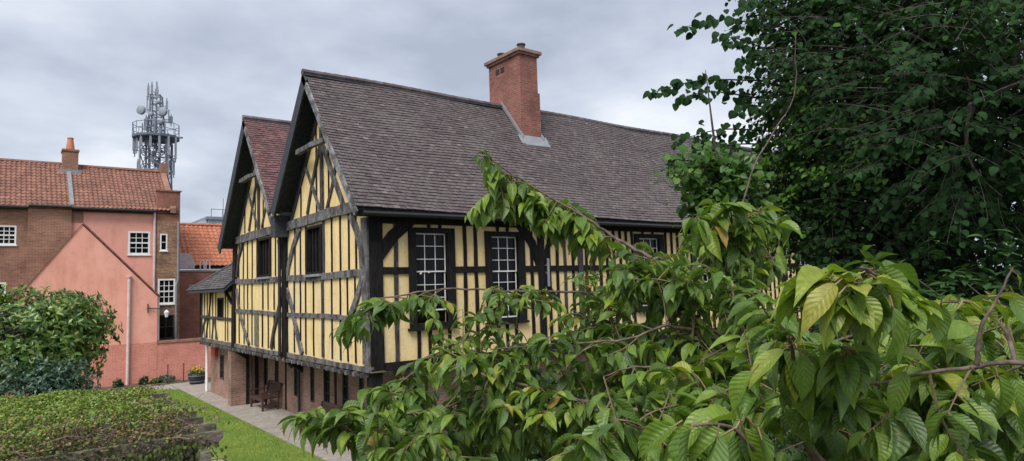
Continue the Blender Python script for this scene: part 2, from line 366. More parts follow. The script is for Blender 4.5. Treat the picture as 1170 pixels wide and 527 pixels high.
def pantiles(x0, x1, p_e, p_r, gauge=.27, tw=.2, seed=3, und=.03):
    r = random.Random(seed); mb = MB(); Ls = math.hypot(p_r[0]-p_e[0], p_r[1]-p_e[1]); du = ((p_r[0]-p_e[0])/Ls, (p_r[1]-p_e[1])/Ls)
    nr = (-du[1], du[0]); n = int(Ls/gauge); g = Ls/n; prof = [(0, .0), (.2, .035), (.4, .045), (.6, .02), (.8, -.005), (1, 0)]
    def P(x, s, h):
        h += und*math.sin(x*.8+s*.6+seed); return (x, p_e[0]+du[0]*s+nr[0]*h, p_e[1]+du[1]*s+nr[1]*h)
    x = x0
    while x < x1-.05:
        for i in range(n):
            s0 = i*g; t = min(1, max(0, r.gauss(.5, .2))); dl = r.uniform(-.006, .006)
            for (a, ha), (b_, hb) in zip(prof[:-1], prof[1:]):
                xa, xb = x+a*tw, x+b_*tw
                mb.quad(P(xa, s0, ha+.025+dl), P(xb, s0, hb+.025+dl), P(xb, s0+g*1.02, hb), P(xa, s0+g*1.02, ha), t)
                mb.quad(P(xa, s0, ha-.01), P(xb, s0, hb-.01), P(xb, s0, hb+.025+dl), P(xa, s0, ha+.025+dl), t*.5)
        x += tw
    return mb

# ------------------------------------------------------------------ leaves
def leaf_template(nseg, cols, prof, fold=.22, bend=.35, tipcurl=0., wav=0., serr=0.):
    V, F, UV = [], [], []
    for i in range(nseg+1):
        t = i/nseg; w = prof(t)
        if serr and 0 < i < nseg: w *= 1+(serr if i % 2 else -serr)
        for j in range(cols+1):
            u = -1+2*j/cols
            x = u*w; z = abs(u)*w*fold - bend*t*t - tipcurl*t**4 + wav*math.sin(t*13+u*1.5)*abs(u)
            V.append((x, t, z)); UV.append((u*.5+.5, t))
    for i in range(nseg):
        for j in range(cols):
            a = i*(cols+1)+j; F.append((a, a+1, a+cols+2, a+cols+1))
    return np.array(V), np.array(F), np.array(UV)
def ovate(wm, p=1.0, tip=.16):
    def f(t):
        if t <= 0 or t >= 1: return .012 if t <= 0 else .0
        return wm*(math.sin(math.pi*t**.82))**.8*(1 if t < 1-tip else max(.0, ((1-t)/tip))**.45)
    return f
def heart(wm):
    return lambda t: wm*(.55 if t == 0 else max(0, math.sin(math.pi*(t*.88+.12)**.8))**.7 if t < 1 else 0)
def unit(a): return a/(np.linalg.norm(a, axis=-1, keepdims=True)+1e-9)
class Leaves:
    def __init__(s): s.P = []; s.A = []; s.Nn = []; s.S = []; s.T = []
    def add(s, p, a, n, sc, t): s.P.append(p); s.A.append(a); s.Nn.append(n); s.S.append(sc); s.T.append(t)
    def build(s, name, temps, mat, parent, smooth=True):
        P = np.array(s.P); A = unit(np.array(s.A)); Nn = np.array(s.Nn); Nn = unit(Nn-A*np.sum(A*Nn, 1, keepdims=True)); X = np.cross(A, Nn)
        Sc = np.array(s.S); T = np.clip(np.array(s.T), 0, 1); idx = rng.integers(0, len(temps), len(P))
        vs, fs, us, ts = [], [], [], []; o0 = 0
        for k, (V, F, UV) in enumerate(temps):
            q = np.where(idx == k)[0]
            if not len(q): continue
            W = P[q][:, None]+Sc[q][:, None, None]*(X[q][:, None]*V[None, :, 0:1]+A[q][:, None]*V[None, :, 1:2]+Nn[q][:, None]*V[None, :, 2:3])
            vs.append(W.reshape(-1, 3)); off = np.arange(len(q))*len(V)+o0
            fs.append((F[None]+off[:, None, None]).reshape(-1, F.shape[1])); o0 += len(q)*len(V)
            us.append(np.tile(UV[F.reshape(-1)], (len(q), 1))); ts.append(np.repeat(T[q], len(F)))
        V = np.concatenate(vs); F = np.concatenate(fs); U = np.concatenate(us); T = np.concatenate(ts)
        me = bpy.data.meshes.new(name); o = bpy.data.objects.new(name, me); COL.objects.link(o)
        if parent is not None: o.parent = parent
        V = V-np.array(wloc(o)); k = F.shape[1]
        me.vertices.add(len(V)); me.vertices.foreach_set('co', V.astype(np.float32).ravel())
        me.loops.add(F.size); me.loops.foreach_set('vertex_index', F.astype(np.int32).ravel())
        me.polygons.add(len(F)); me.polygons.foreach_set('loop_start', (np.arange(len(F))*k).astype(np.int32)); me.polygons.foreach_set('loop_total', np.full(len(F), k, np.int32))
        uv = me.uv_layers.new(name='UVMap'); uv.data.foreach_set('uv', U.astype(np.float32).ravel())
        a = me.attributes.new('tint', 'FLOAT', 'FACE'); a.data.foreach_set('value', T.astype(np.float32))
        me.update(calc_edges=True); me.materials.append(mat)
        if smooth: me.polygons.foreach_set('use_smooth', np.ones(len(F), bool))
        return o
def rv(s=1.): return rng.normal(0, s, 3)
def bez(a, b, sag=0., n=8, wob=0., side=None):
    a = np.array(a); b = np.array(b); L_ = np.linalg.norm(b-a); w = rv(wob*L_) if side is None else side
    return [a+(b-a)*t+np.array((0, 0, -sag*L_*4*t*(1-t)))+w*math.sin(math.pi*t) for t in np.linspace(0, 1, n)]
def smoothline(pts, n=4):
    """Catmull-Rom through pts"""
    P = [np.array(p, float) for p in pts]; P = [2*P[0]-P[1]]+P+[2*P[-1]-P[-2]]; out = []
    for i in range(1, len(P)-2):
        for k in range(n):
            t = k/n; a, b_, c, d = P[i-1:i+3]
            out.append(.5*((2*b_)+(c-a)*t+(2*a-5*b_+4*c-d)*t*t+(3*b_-a-3*c+d)*t**3))
    out.append(P[-2]); return out
# ================================================================== GROUND
mb = MB(); mb.quad((-700, -700, 0), (700, -700, 0), (700, 700, 0), (-700, 700, 0)); struct('ground', mb, M['rough'])
lawn_pts = [(-2.25, -9), (-.42, -9), (-.40, 17.2), (-.5, 18.6), (-.75, 19.5), (-1.3, 20.1), (-2.1, 20.0), (-2.9, 19.5), (-4.2, 19.2), (-9, 19.2), (-9, 4.0), (-2.25, 4.0)]
lw = MB(); lw.poly([(x, y, .012) for x, y in lawn_pts]); struct('lawn', lw, M['lawn'])
pv = MB()
y = -9.
while y < 21.3:          # flagstones along the hall
    l = random.uniform(.7, 1.1); pv.box(-.395, .42, y+.006, y+l-.006, -.02, .022+random.uniform(-.004, .004), random.random()); pv.box(.428, 1.28, y+.006, y+l-.006, -.02, .022+random.uniform(-.004, .004)); y += l
struct('stone_path', pv, M['stone'])
pt = MB(); pt.poly([(-9, 19.25, .008), (-4.2, 19.25, .008), (-2.9, 19.55, .008), (-2.1, 20.05, .008), (-1.3, 20.15, .008), (-.75, 19.55, .008), (-.42, 18.7, .008), (-.42, 21.3, .008), (-9, 21.3, .008)]); struct('garden_path', pt, M['stone'])
p2 = MB(); p2.poly([(-3.3, -9, .008), (-2.31, -9, .008), (-2.31, 3.95, .008), (-3.3, 3.95, .008)]); struct('gravel_path', p2, M['stone'])
bd = MB(); bd.box(-9, .4, 21.32, 22.58, -.02, .05); struct('flower_bed', bd, M['soil'])
# short grass
gl = Leaves()
def in_lawn(x, y): return (-2.2 < x < -.44 and -9 < y < 18.9) or (-9 < x < -.6 and 4.1 < y < 19.1)
cnt = 0
while cnt < 30000:
    x, y = (random.uniform(-2.2, -.38), random.uniform(1, 19.9)) if random.random() < .8 else (random.uniform(-5.5, -.5), random.uniform(12, 19.6))
    if not in_lawn(x, y) : continue
    gl.add(np.array((x, y, .01)), np.array((random.gauss(0, .45), random.gauss(0, .45), 1)), rv(), random.uniform(.03, .065), random.random()); cnt += 1
gt = (np.array([(-.12, 0, 0), (.12, 0, 0), (.02, 1, .15), (-.02, 1, .15)]), np.array([(0, 1, 2, 3)]), np.array([(0, 0), (1, 0), (1, 1), (0, 1)]))
g = gl.build('grass', [gt], M['grassblade'], None); g['kind'] = 'stuff'; tag(g, 'short mown grass of the lawn beside the hall', 'grass')

# ================================================================== HALL
W = 2.82; ZR = 10.2; ZE = 6.12; OV = .47; VX = -.55; LEN = 27.
hall = thing('timber_framed_hall', 'long timber-framed hall with ochre panels, twin gables and a brown tiled roof', 'hall', (0, 0, 0))
gw = [(2.86, 4.0, 4.70, 6.05), (7.18, 8.5, 4.76, 6.05)]                     # gable windows
lw_ = [(1.24, 2.16, 3.34, 5.6), (3.56, 4.48, 3.34, 5.56), (9.48, 10.48, 3.4, 5.62), (12.35, 13.2, 4.1, 5.26), (15.55, 16.55, 4.1, 5.26), (19.2, 20.2, 4.1, 5.26), (22.6, 23.6, 4.1, 5.26)]
o = obj('gable_wall', wall_open('G', .121, 4*W, 2.26, 6.2, gw, .12), M['plaster'], hall)
for k in (0, 1):
    y0 = k*2*W; sl = (ZR-ZE)/(W+OV)
    mb = MB(); mb.prism([(0, y0+.15, 6.203), (0, y0+2*W-.15, 6.203), (0, y0+W, 6.2+(W-.15)*sl)], (.12, 0, 0)); obj('gable_panel', mb, M['plaster'], hall)
obj('long_wall', wall_open('L', 0, LEN, 2.26, 6.1, lw_, .12), M['plaster'], hall)
obj('rear_wall', MB().box(.121, LEN, 4*W-.12, 4*W, 2.26, 6.1), M['plaster'], hall)
obj('end_wall', MB().box(LEN, LEN+.12, 0, 4*W, 0, 6.1), M['plaster'], hall)
obj('upper_floor', MB().box(.13, LEN-.01, .13, 4*W-.13, 2.26, 2.4), M['dark'], hall)
# ground floor
gh = [(11.75, 12.2, .65, 1.75), (10.5, 10.9, .62, 1.75), (8.45, 8.85, .62, 1.72), (6.95, 7.3, .6, 1.8), (5.65, 6.15, .6, 1.8), (4.25, 4.68, .55, 1.8), (3.2, 3.5, .1, 1.8)]
obj('ground_floor_wall', wall_open('G', .45, 12.6, 0, 2.258, gh, .25, 1.3), M['hallbrick'], hall)
for h in gh: window(hall, 'G', *h, off=1.3, fw=.05, cols=2, rows=3, frame='dkgrey', barm='dkgrey', sill=False, fe=(-.1, .012))
obj('ground_floor_wall', wall_open('L', 1.1, LEN, 0, 2.258, [], .25, .45), M['hallbrick'], hall)
for x in (3.4, 6.2, 7.7, 9.2, 11.9, 12.5): pass
for yy in (9.7, 5.2):
    obj('ground_post', timber('G', [(yy, .0), (yy, 2.2)], .15, .015, off=1.3), M['black'], hall)
obj('corner_post', MB().box(.06, .34, .06, .34, 0, 2.258), M['black'], hall)
# jetty
parts_st = []
for i in range(40):
    y = .25+i*.425
    if y > 16.7: break
    obj('joist', MB().box(-.14+random.uniform(-.02, .02), 1.3, y-.05, y+.05, 2.15, 2.255), M['grey'], hall)
obj('bressumer', timber('G', [(-.05, 2.34), (4.2, 2.35), (9, 2.33), (11.3, 2.35), (16.8, 2.36)], .12, .06, depth=.12, jit=.015), M['grey'], hall)
obj('bressumer', timber('L', [(.36, 2.37), (LEN, 2.37)], .2, .06, depth=.12), M['black'], hall)
for y in (11.55, 5.85): obj('bracket', MB().prism([(-.04, y-.09, 2.14), (.5, y-.09, 2.14), (.5, y-.09, 1.75)], (0, .18, 0)), M['black'], hall)
# gable timbers
def G(name, pts, w, m='dkgrey', proud=.03, jit=.009): return obj(name, timber('G', pts, w, proud, jit=jit), M[m], hall)
def LW(name, pts, w, m='black', proud=.03, jit=.005): return obj(name, timber('L', pts, w, proud, jit=jit), M[m], hall)
G('post', [(.17, 2.45), (.17, 5.95)], .34, 'grey', .05)
G('post', [(5.82, 2.2), (5.78, 4.0), (5.82, 5.3), (5.84, 6.3)], .36, 'black', .09, .02)
G('post', [(11.45, 2.2), (11.45, 4.2), (11.2, 6.2)], .36, 'black', .08, .02)
G('tie_beam', [(.1, 6.24), (1.3, 6.28), (2.9, 6.27), (4.4, 6.25), (5.6, 6.22)], .27, 'grey', .09, .015)
G('tie_beam', [(5.95, 6.2), (7.2, 6.24), (8.6, 6.24), (10, 6.22), (11.1, 6.2)], .27, 'grey', .09, .015)
G('rail', [(.3, 4.64), (2, 4.62), (3.4, 4.60), (5.65, 4.66)], .17, 'grey', .055, .012)
G('rail', [(5.98, 4.66), (8.5, 4.64), (11.2, 4.70)], .16, 'grey', .055, .012)
G('rail', [(.3, 3.52), (3, 3.56), (5.65, 3.55)], .12, 'grey', .05, .01)
G('rail', [(5.98, 3.55), (8.5, 3.6), (11.2, 3.62)], .12, 'grey', .05, .01)
studs = []
def stud(pl, u, z0, z1, w, m, pr=.03): studs.append((pl, u, z0, z1, w, m, pr))
for u in (.68, 1.12, 1.64, 2.2): stud('G', u, 4.72, 6.15, .06, 'black')
stud('G', 2.76, 4.72, 6.2, .11, 'dkgrey')
for u in (4.09, 4.52, 4.98): stud('G', u, 4.7, 6.1, .06, 'black')
for u in (.78, 1.24, 1.69, 2.24, 3.53, 4.13, 4.55, 5.06): stud('G', u, 3.6, 4.55, .055, 'black'); stud('G', u, 2.45, 3.5, .055, 'black')
stud('G', 2.86, 2.45, 4.55, .13, 'dkgrey', .04)
for u in (6.3, 6.75): stud('G', u, 4.75, 6.1, .055, 'black')
for u in (8.68, 9.23, 9.78, 10.3, 10.85): stud('G', u, 4.75, 6.1, .055, 'black')
for u in (6.9, 7.5, 9.25, 9.76, 10.2, 10.8): stud('G', u, 3.68, 4.56, .055, 'black'); stud('G', u, 2.45, 3.53, .055, 'black')
stud('G', 8.05, 3.68, 4.56, .08, 'black'); stud('G', 8.1, 2.45, 3.53, .08, 'black')
mw = obj('stud', timber('G', [(8.72, 2.45), (8.72, 3.53)], .42, .035), M['pergola'], hall); mw['label'] = 'wide brown boarded panel in the ochre gable'
G('brace', [(4.5, 6.1), (5.05, 5.6), (5.45, 5.1), (5.68, 4.6)], .2, 'grey', .06, .012)
G('brace', [(5.68, 4.3), (5.2, 3.75), (4.75, 2.95), (4.4, 2.45)], .2, 'grey', .06, .012)
G('brace', [(.95, 6.12), (.62, 5.7), (.36, 5.2), (.3, 4.75)], .22, 'grey', .06, .012)
G('brace', [(.3, 4.55), (.62, 4.05), (1.0, 3.6), (1.15, 2.9)], .2, 'grey', .06, .012)
G('brace', [(6.4, 5.9), (6.15, 5.4), (5.98, 4.9)], .18, 'dkgrey', .06, .012)
G('brace', [(5.98, 4.4), (6.4, 3.7), (6.9, 3.0), (7.15, 2.45)], .17, 'dkgrey', .06, .012)
G('brace', [(10.3, 6.1), (10.8, 5.6), (11.1, 4.85)], .16, 'dkgrey', .06, .012)
G('brace', [(11.1, 4.4), (10.75, 3.6), (10.3, 3.1), (9.55, 2.45)], .15, 'grey', .06, .012)
for k in (0, 1):            # gable trusses
    y0 = k*2*W; c = y0+W; z = 6.42
    G('king_post', [(c-.02, z-.02), (c, 8.0), (c+.02, 9.5)], .15, 'dkgrey', .06)
    G('brace', [(c+.14, 8.25), (c+.72, 7.25), (c+1.12, 6.42)], .14, 'dkgrey', .045, .012)
    G('brace', [(c-.1, 8.2), (c-.8, 7.2), (c-1.42, 6.4)], .18, 'grey', .05, .012)
    G('brace', [(c+1.22, 7.78), (c+.7, 7.15), (c+.12, 6.42)], .12, 'grey', .038, .012)
    G('brace', [(c-1.0, 7.6), (c-.68, 6.95), (c-.3, 6.42)], .12, 'dkgrey', .038, .012)
    for u in (-1.75, -.45, .42, 1.65):
        hz = 6.2+(W-abs(u)-.2)*sl
        stud('G', c+u, 6.4, min(hz, 9.0), .06, 'black', .028)
    for sg in (-1, 1):
        G('principal_rafter', [(c+sg*(W-.25), 6.25), (c+sg*.12, 6.2+(W-.32)*sl)], .2, 'dkgrey', .035, .01)
# timbers of the long wall
LW('post', [(.17, 2.3), (.17, 6.0)], .34, 'black', .05)
LW('top_plate', [(.34, 5.93), (9, 5.94), (LEN, 5.94)], .24, 'black', .06)
LW('post', [(5.32, 2.47), (5.32, 5.8)], .22, 'black', .055)
for x in (13.7, 18.2, 24.2): LW('post', [(x, 2.47), (x, 5.8)], .22, 'black', .055)
def rail_spans(z, w, holes):
    a = .35
    for h in holes:
        if h[2] < z < h[3]: LW('rail', [(a, z), (h[0]-.16, z)], w, 'black', .045); a = h[1]+.16
    LW('rail', [(a, z), (LEN-.1, z)], w, 'black', .045)
rail_spans(4.66, .17, lw_)
LW('brace', [(.22, 5.0), (.62, 5.5), (1.12, 5.9)], .3, 'black', .04)
LW('brace', [(4.6, 5.88), (5.0, 5.4), (5.25, 4.8)], .26, 'black', .04)
LW('brace', [(5.42, 4.5), (5.62, 4.05), (5.98, 3.62)], .16, 'black', .04)
LW('brace', [(5.42, 4.8), (5.6, 5.3), (6.1, 5.84)], .16, 'black', .037)
lx = [.7, 2.72, 3.06, 4.98, 5.63, 5.94, 6.25, 6.57, 7.12, 7.43, 7.72, 8.02, 8.33, 8.62, 8.9, 9.18]
x = 10.85
while x < LEN-.2: lx.append(x); x += .31
for x in lx:
    w = .1; m = 'dkgrey' if abs(x-.7) < .01 or abs(x-6.25) < .01 else 'black'
    if any(h[0]-.3 < x < h[1]+.3 for h in lw_[3:]): stud('L', x, 2.45, 3.9, w, m); stud('L', x, 5.42, 5.83, w, m); continue
    stud('L', x, 2.45, 4.58, w, m); stud('L', x, 4.74, 5.83, w, m)
stud('L', 6.86, 2.45, 5.83, .2, 'dkgrey', .05)
for x in (1.3, 1.62, 1.93, 2.2, 3.75, 4.05, 4.35, 9.75, 10.1): stud('L', x, 2.45, 3.17, .09, 'black')
for x in (1.65, 1.98, 3.8, 4.15, 9.7, 10.2): stud('L', x, 5.7, 5.83, .09, 'black')
cx = np.array(CAM)
studs.sort(key=lambda s_: abs(CAM[0]-(s_[1] if s_[0] == 'L' else 0))+abs(CAM[1]-(s_[1] if s_[0] == 'G' else 0)))
gs = [s_ for s_ in studs if s_[0] == 'G']; ls = [s_ for s_ in studs if s_[0] == 'L']
first = gs+ls[:99-len(gs)]; rest = ls[99-len(gs):]
for s_ in first: obj('stud', timber(s_[0], [(s_[1], s_[2]), (s_[1]+random.uniform(-.02, .02), (s_[2]+s_[3])/2), (s_[1], s_[3])], s_[4], s_[6], jit=.007), M[s_[5]], hall)
mb = MB()
for s_ in rest:
    q = timber(s_[0], [(s_[1], s_[2]), (s_[1], s_[3])], s_[4], s_[6], jit=.006); n = len(mb.v); mb.v += q.v; mb.f += [tuple(i+n for i in f) for f in q.f]; mb.t += q.t
o = obj('studs', mb, M['black'], hall); o['kind'] = 'stuff'
# gable windows: dark mullioned
for (a, b_, c, d) in gw:
    w = window(hall, 'G', a, b_, c, d, fw=.07, cols=4, rows=1, bar=.07, frame='black', barm='black', fe=(-.1, .05), ge=-.06, sill=False)
    obj('sill', pbox('G', a-.02, b_+.02, c-.07, c-.004, -.02, .12), M['lead'], w)
# long wall sash windows: wide black architrave + white sashes
def sash(u0, u1, z0, z1, rows=7, meet=3, raised=0.):
    mb = MB(); fw = .19
    pbox('L', u0-fw, u0, z0-.1, z1+.13, -.1, .07, 0, mb); pbox('L', u1, u1+fw+.04, z0-.1, z1+.13, -.1, .07, 0, mb)
    pbox('L', u0, u1, z1, z1+.13, -.1, .068, 0, mb); pbox('L', u0, u1, z0-.1, z0, -.1, .068, 0, mb)
    w = obj('window', mb, M['black'], hall)
    obj('sill', pbox('L', u0-.24, u1+.26, z0-.17, z0-.103, -.02, .12), M['black'], w)
    H = (z1-z0); zm = z0+H*(rows-meet)/rows
    for k, (a, b_, e, n) in enumerate(((zm-.02, z1, -.045, meet), (z0+raised, zm+.02+raised, -.075, rows-meet))):
        s_ = MB(); fw2 = .035
        pbox('L', u0, u0+fw2, a, b_, e-.025, e, 0, s_); pbox('L', u1-fw2, u1, a, b_, e-.025, e, 0, s_)
        pbox('L', u0+fw2, u1-fw2, b_-fw2, b_, e-.025, e, 0, s_); pbox('L', u0+fw2, u1-fw2, a, a+fw2, e-.025, e, 0, s_)
        for i in (1, 2): uu = u0+(u1-u0)*i/3; pbox('L', uu-.01, uu+.01, a+fw2, b_-fw2, e-.022, e-.003, 0, s_)
        for j in range(1, n): zz = a+(b_-a)*j/n; pbox('L', u0+fw2, u1-fw2, zz-.009, zz+.009, e-.021, e-.004, 0, s_)
        f = obj('sash', s_, M['white'], w); obj('pane', pbox('L', u0+.02, u1-.02, a+.02, b_-.02, e-.018, e-.010), M['glass'], f)
    return w
for i, h in enumerate(lw_): sash(*h, rows=7 if i < 3 else 4, meet=3 if i < 3 else 2, raised=.3 if i == 0 else 0)
lp = MB()
for (x, z) in ((1.45, 4.62), (1.68, 4.60), (1.92, 4.63)): lp.lathe((x, .5, z), [(.012, -.03), (.028, -.01), (.028, .012), (.01, .03)], 8)
bl = obj('pendant_lamp', lp, M['bulb'], hall)
# roofs
ro = obj('roof', slab(VX+.03, LEN+.3, (-OV, ZE), (W, ZR)), M['shadebarge'], hall)
obj('tiles', tiles(VX, LEN+.3, (-OV, ZE), (W, ZR),   .115, .165, .07, seed=2, lift=.026), M['tile'], ro)
o = obj('ridge_tiles', (lambda mb: [mb.tube([(x, W, ZR+.0+.02*math.sin(x*.9)), (x+.33, W, ZR+.0+.02*math.sin(x*.9+.3))], [.105, .095], 7, random.random()) for x in np.arange(VX, LEN+.2, .3)] and mb)(MB()), M['tile'], ro)
obj('roof_slope', slab(VX+.03, LEN+.3, (2*W+.05, ZE+.6), (W, ZR)), M['shadebarge'], hall)
r2 = obj('roof', slab(VX+.03, LEN+.3, (2*W-.05, ZE+.6), (3*W, ZR)), M['shadebarge'], hall)
obj('tiles', tiles(VX, 16, (2*W-.05, ZE+.6), (3*W, ZR), .115, .165, .03, seed=5, lift=.026), M['redtile'], r2)['label'] = 'red and purple tiles of the farther gable roof'
obj('ridge_tiles', (lambda mb: [mb.tube([(x, 3*W, ZR+.0), (x+.33, 3*W, ZR+.0)], [.10, .092], 7, random.random()) for x in np.arange(VX, LEN, .3)] and mb)(MB()), M['tile'], r2)
obj('roof_slope', slab(VX+.03, LEN+.3, (4*W+OV, ZE-.1), (3*W, ZR)), M['shadebarge'], hall)
# barge boards and verges
def barge(p0, p1, m, wd=.24):
    d = np.array((p1[0]-p0[0], p1[1]-p0[1])); d = d/np.linalg.norm(d); n = np.array((-d[1], d[0])); n = n if n[1] < 0 else -n
    q = [np.array(p0), np.array(p1), np.array(p1)+n*wd, np.array(p0)+n*wd]
    mb = MB(); mb.prism([(VX, a, b_) for a, b_ in q], (.05, 0, 0)); return obj('bargeboard', mb, M[m], hall)
barge((-OV-.06, ZE-.10), (W+.0, ZR-.04), 'barge', .17); barge((2*W-.05, ZE+.58), (W-.0, ZR-.06), 'shadebarge', .38)  # far board wide and dark: shade of the verge underside put into its colour
barge((2*W+.03, ZE+.55), (3*W, ZR-.04), 'barge', .17); barge((4*W+OV, ZE-.15), (3*W, ZR-.06), 'shadebarge', .38)  # far board again carries the underside's shade in its colour and width
for k in (0, 1):
    c = k*2*W+W
    obj('collar', timber('G', [(c-1.05, 8.14), (c-.1, 8.18), (c+1.0, 8.16)], .12, .40, jit=.015, depth=.14), M['grey'], hall)
obj('gutter', MB().tube([(VX+.2, -OV+.02, ZE-.13), (LEN, -OV+.02, ZE-.13)], .06, 8), M['iron'], hall)
obj('fascia', MB().box(VX+.08, LEN, -OV+.07, -.07, ZE-.17, ZE-.08), M['black'], hall)
obj('lead_valley', MB().tube([(VX+.3, 2*W, ZE+.5), (LEN, 2*W, ZE+.5)], .12, 6), M['lead'], hall)
# soffit box at the valley foot on the gable
obj('valley_bracket', MB().box(VX+.12, -.02, 2*W-.14, 2*W+.2, 5.9, 6.55), M['shadebarge'], hall)
obj('downpipe', MB().tube([(-.18, 5.88, 6.2), (-.18, 5.88, 2.35), (.2, 5.95, 1.95), (1.15, 8.05, 1.75), (1.2, 8.1, 1.6), (1.2, 8.1, .1)], .05, 8), M['iron'], hall)
obj('downpipe', MB().tube([(5.5, -.12, 4.95), (5.5, -.12, 4.15)], .04, 8), M['lead'], hall)  # short pale grey upright strip beside the post
# chimney
ch = obj('chimney', MB().box(6.25, 7.05, 1.79, 3.54, 8.6, 10.5).box(6.26, 7.0, 1.82, 3.52, 10.5, 11.72), M['chimbrick'], hall)
obj('chimney_cap', MB().box(6.20, 7.07, 1.76, 3.58, 11.72, 11.80).box(6.14, 7.13, 1.70, 3.64, 11.80, 11.9), M['hallbrick'], ch)
for y in (2.15, 3.25): obj('chimney_pot', MB().lathe((6.62, y, 11.9), [(.15, 0), (.13, .1), (.12, .25), (.15, .27), (.15, .31)], 12), M['potdark'], ch)
for y in (2.75, 3.02): obj('niche_shade', MB().box(6.245, 6.3, y-.1, y+.1, 11.35, 11.52), M['dark'], ch)  # dark boxes painted in for the shade of two niches in the brickwork
fl = MB(); zr = lambda y: ZE+(y+OV)*sl
fl.prism([(6.06, 1.55, zr(1.55)+.03), (7.24, 1.55, zr(1.55)+.03), (7.24, 1.785, zr(1.785)+.09), (6.06, 1.785, zr(1.785)+.09)], (0, 0, .02))
fl.prism([(6.19, 1.7, zr(1.7)+.04), (6.19, W, ZR+.03), (6.19, W, ZR+.17), (6.19, 1.7, zr(1.7)+.18)], (.055, 0, 0))
fl.prism([(7.056, 1.7, zr(1.7)+.04), (7.056, W, ZR+.03), (7.056, W, ZR+.17), (7.056, 1.7, zr(1.7)+.18)], (.055, 0, 0))
obj('flashing', fl, M['lead'], ch)
# north wing (low, hipped lean-to roof)
wy0, wy1 = 4*W+.36, 16.8
wh = [(13.0, 13.85, 3.22, 4.1)]
obj('wing_wall', wall_open('G', wy0, wy1, 2.26, 4.5, wh, .12, 0), M['plaster'], hall)
obj('wing_wall', MB().box(.121, 4.5, wy1-.12, wy1, 2.26, 4.5), M['plaster'], hall)
window(hall, 'G', 13.0, 13.85, 3.22, 4.1, fw=.07, cols=3, rows=1, bar=.05, frame='black', barm='black', sill=False, fe=(-.1, .04), ge=-.06)
for u in (12.35, 12.7, 14.15, 14.65, 15.1, 15.55, 16.05, 16.45): G('stud', [(u, 2.45), (u+.02, 4.4)], .065, 'dkgrey')
G('post', [(16.7, 2.4), (16.7, 4.45)], .16, 'black', .05); G('rail', [(11.7, 3.28), (16.6, 3.32)], .09, 'dkgrey', .045)
G('wall_plate', [(11.6, 4.4), (16.8, 4.4)], .16, 'black', .06)
G('brace', [(15.6, 3.35), (16.1, 3.0), (16.5, 2.45)], .1, 'dkgrey', .05); G('brace', [(14.9, 4.3), (15.3, 3.3), (15.75, 2.45)], .1, 'black', .04); G('brace', [(13.9, 2.45), (14.4, 3.3), (14.75, 2.45)], .1, 'dkgrey', .04)
G('brace', [(11.7, 3.9), (12.1, 4.1), (12.7, 4.35)], .12, 'black', .07)
obj('wing_ground_wall', wall_open('G', 12.15, wy1, 0, 2.258, [(14.6, 15.2, .75, 1.75)], .2, .42), M['hallbrick'], hall)
obj('wing_ground_wall', MB().box(.62, 1.3, 12.15, 12.4, 0, 2.258), M['hallbrick'], hall)
obj('wing_ground_wall', MB().box(.621, 4.4, wy1-.3, wy1-.1, 0, 2.258), M['hallbrick'], hall)
obj('brick_pier', MB().box(.05, .418, 12.15, 12.55, 0, 2.05), M['hallbrick'], hall)
window(hall, 'G', 14.6, 15.2, .75, 1.75, off=.42, fw=.05, cols=2, rows=3, frame='dkgrey', barm='dkgrey', sill=False)
for xx, w_ in ((.52, .1), (.86, .12), (1.2, .1)): obj('ground_post', MB().box(xx-w_/2+.13, xx+w_/2+.13, 12.11, 12.148, 0, 2.2), M['black'], hall)
obj('downpipe', MB().tube([(.78, 12.06, 2.15), (.78, 12.06, .03)], .03, 8), M['dkgrey'], hall)
obj('red_box', MB().box(.28, .415, 15.55, 16.0, 1.62, 2.04), M['redbox'], hall)
obj('downpipe', MB().tube([(.3, 16.95, 2.2), (.3, 16.95, .05)], .06, 8), M['white'], hall)
# its roof: slope facing the lawn, hip running back to the hall
ex, ez, ey1 = -.42, 4.45, 17.25; hy, hx, hz = 11.34, 1.75, 6.5
Ls = math.hypot(hx-ex, hz-ez)
def hipclip(s_): return hy
wr = obj('wing_roof', MB().prism([(ex, hy, ez-.05), (ex, ey1, ez-.05), (hx, hy, hz-.05)], (0, 0, -.08)).prism([(ex, ey1, ez-.05), (6, ey1, ez-.05), (6, hy, hz-.05), (hx, hy, hz-.05)], (0, 0, -.08)), M['shadebarge'], hall)
mb = MB(); rr = random.Random(4); n = int(Ls/.12)
for i in range(n):
    s0, s1 = i/n, (i+1.1)/n; yl = ey1-(ey1-hy)*s0; y = hy+(i % 2)*-.09
    while y < yl:
        a, b_ = max(y, hy), min(y+.18, yl+.05); y += .18
        if b_-a < .02: continue
        h = .02+rr.uniform(-.006, .006); t = rr.random()
        P0 = lambda yy, s_, hh: (ex+(hx-ex)*s_-hh*.7, yy, ez+(hz-ez)*s_+hh*.7)
        mb.quad(P0(b_, s0, h), P0(a, s0, h), P0(a, min(s1, 1), .0), P0(b_, min(s1, 1), .0), t); mb.quad(P0(b_, s0, -.01), P0(a, s0, -.01), P0(a, s0, h), P0(b_, s0, h), t*.5)
obj('tiles', mb, M['greytile'], wr)
obj('hip_tiles', MB().tube([(ex, ey1, ez), (hx, hy, hz)], .07, 6, .5), M['greytile'], wr)

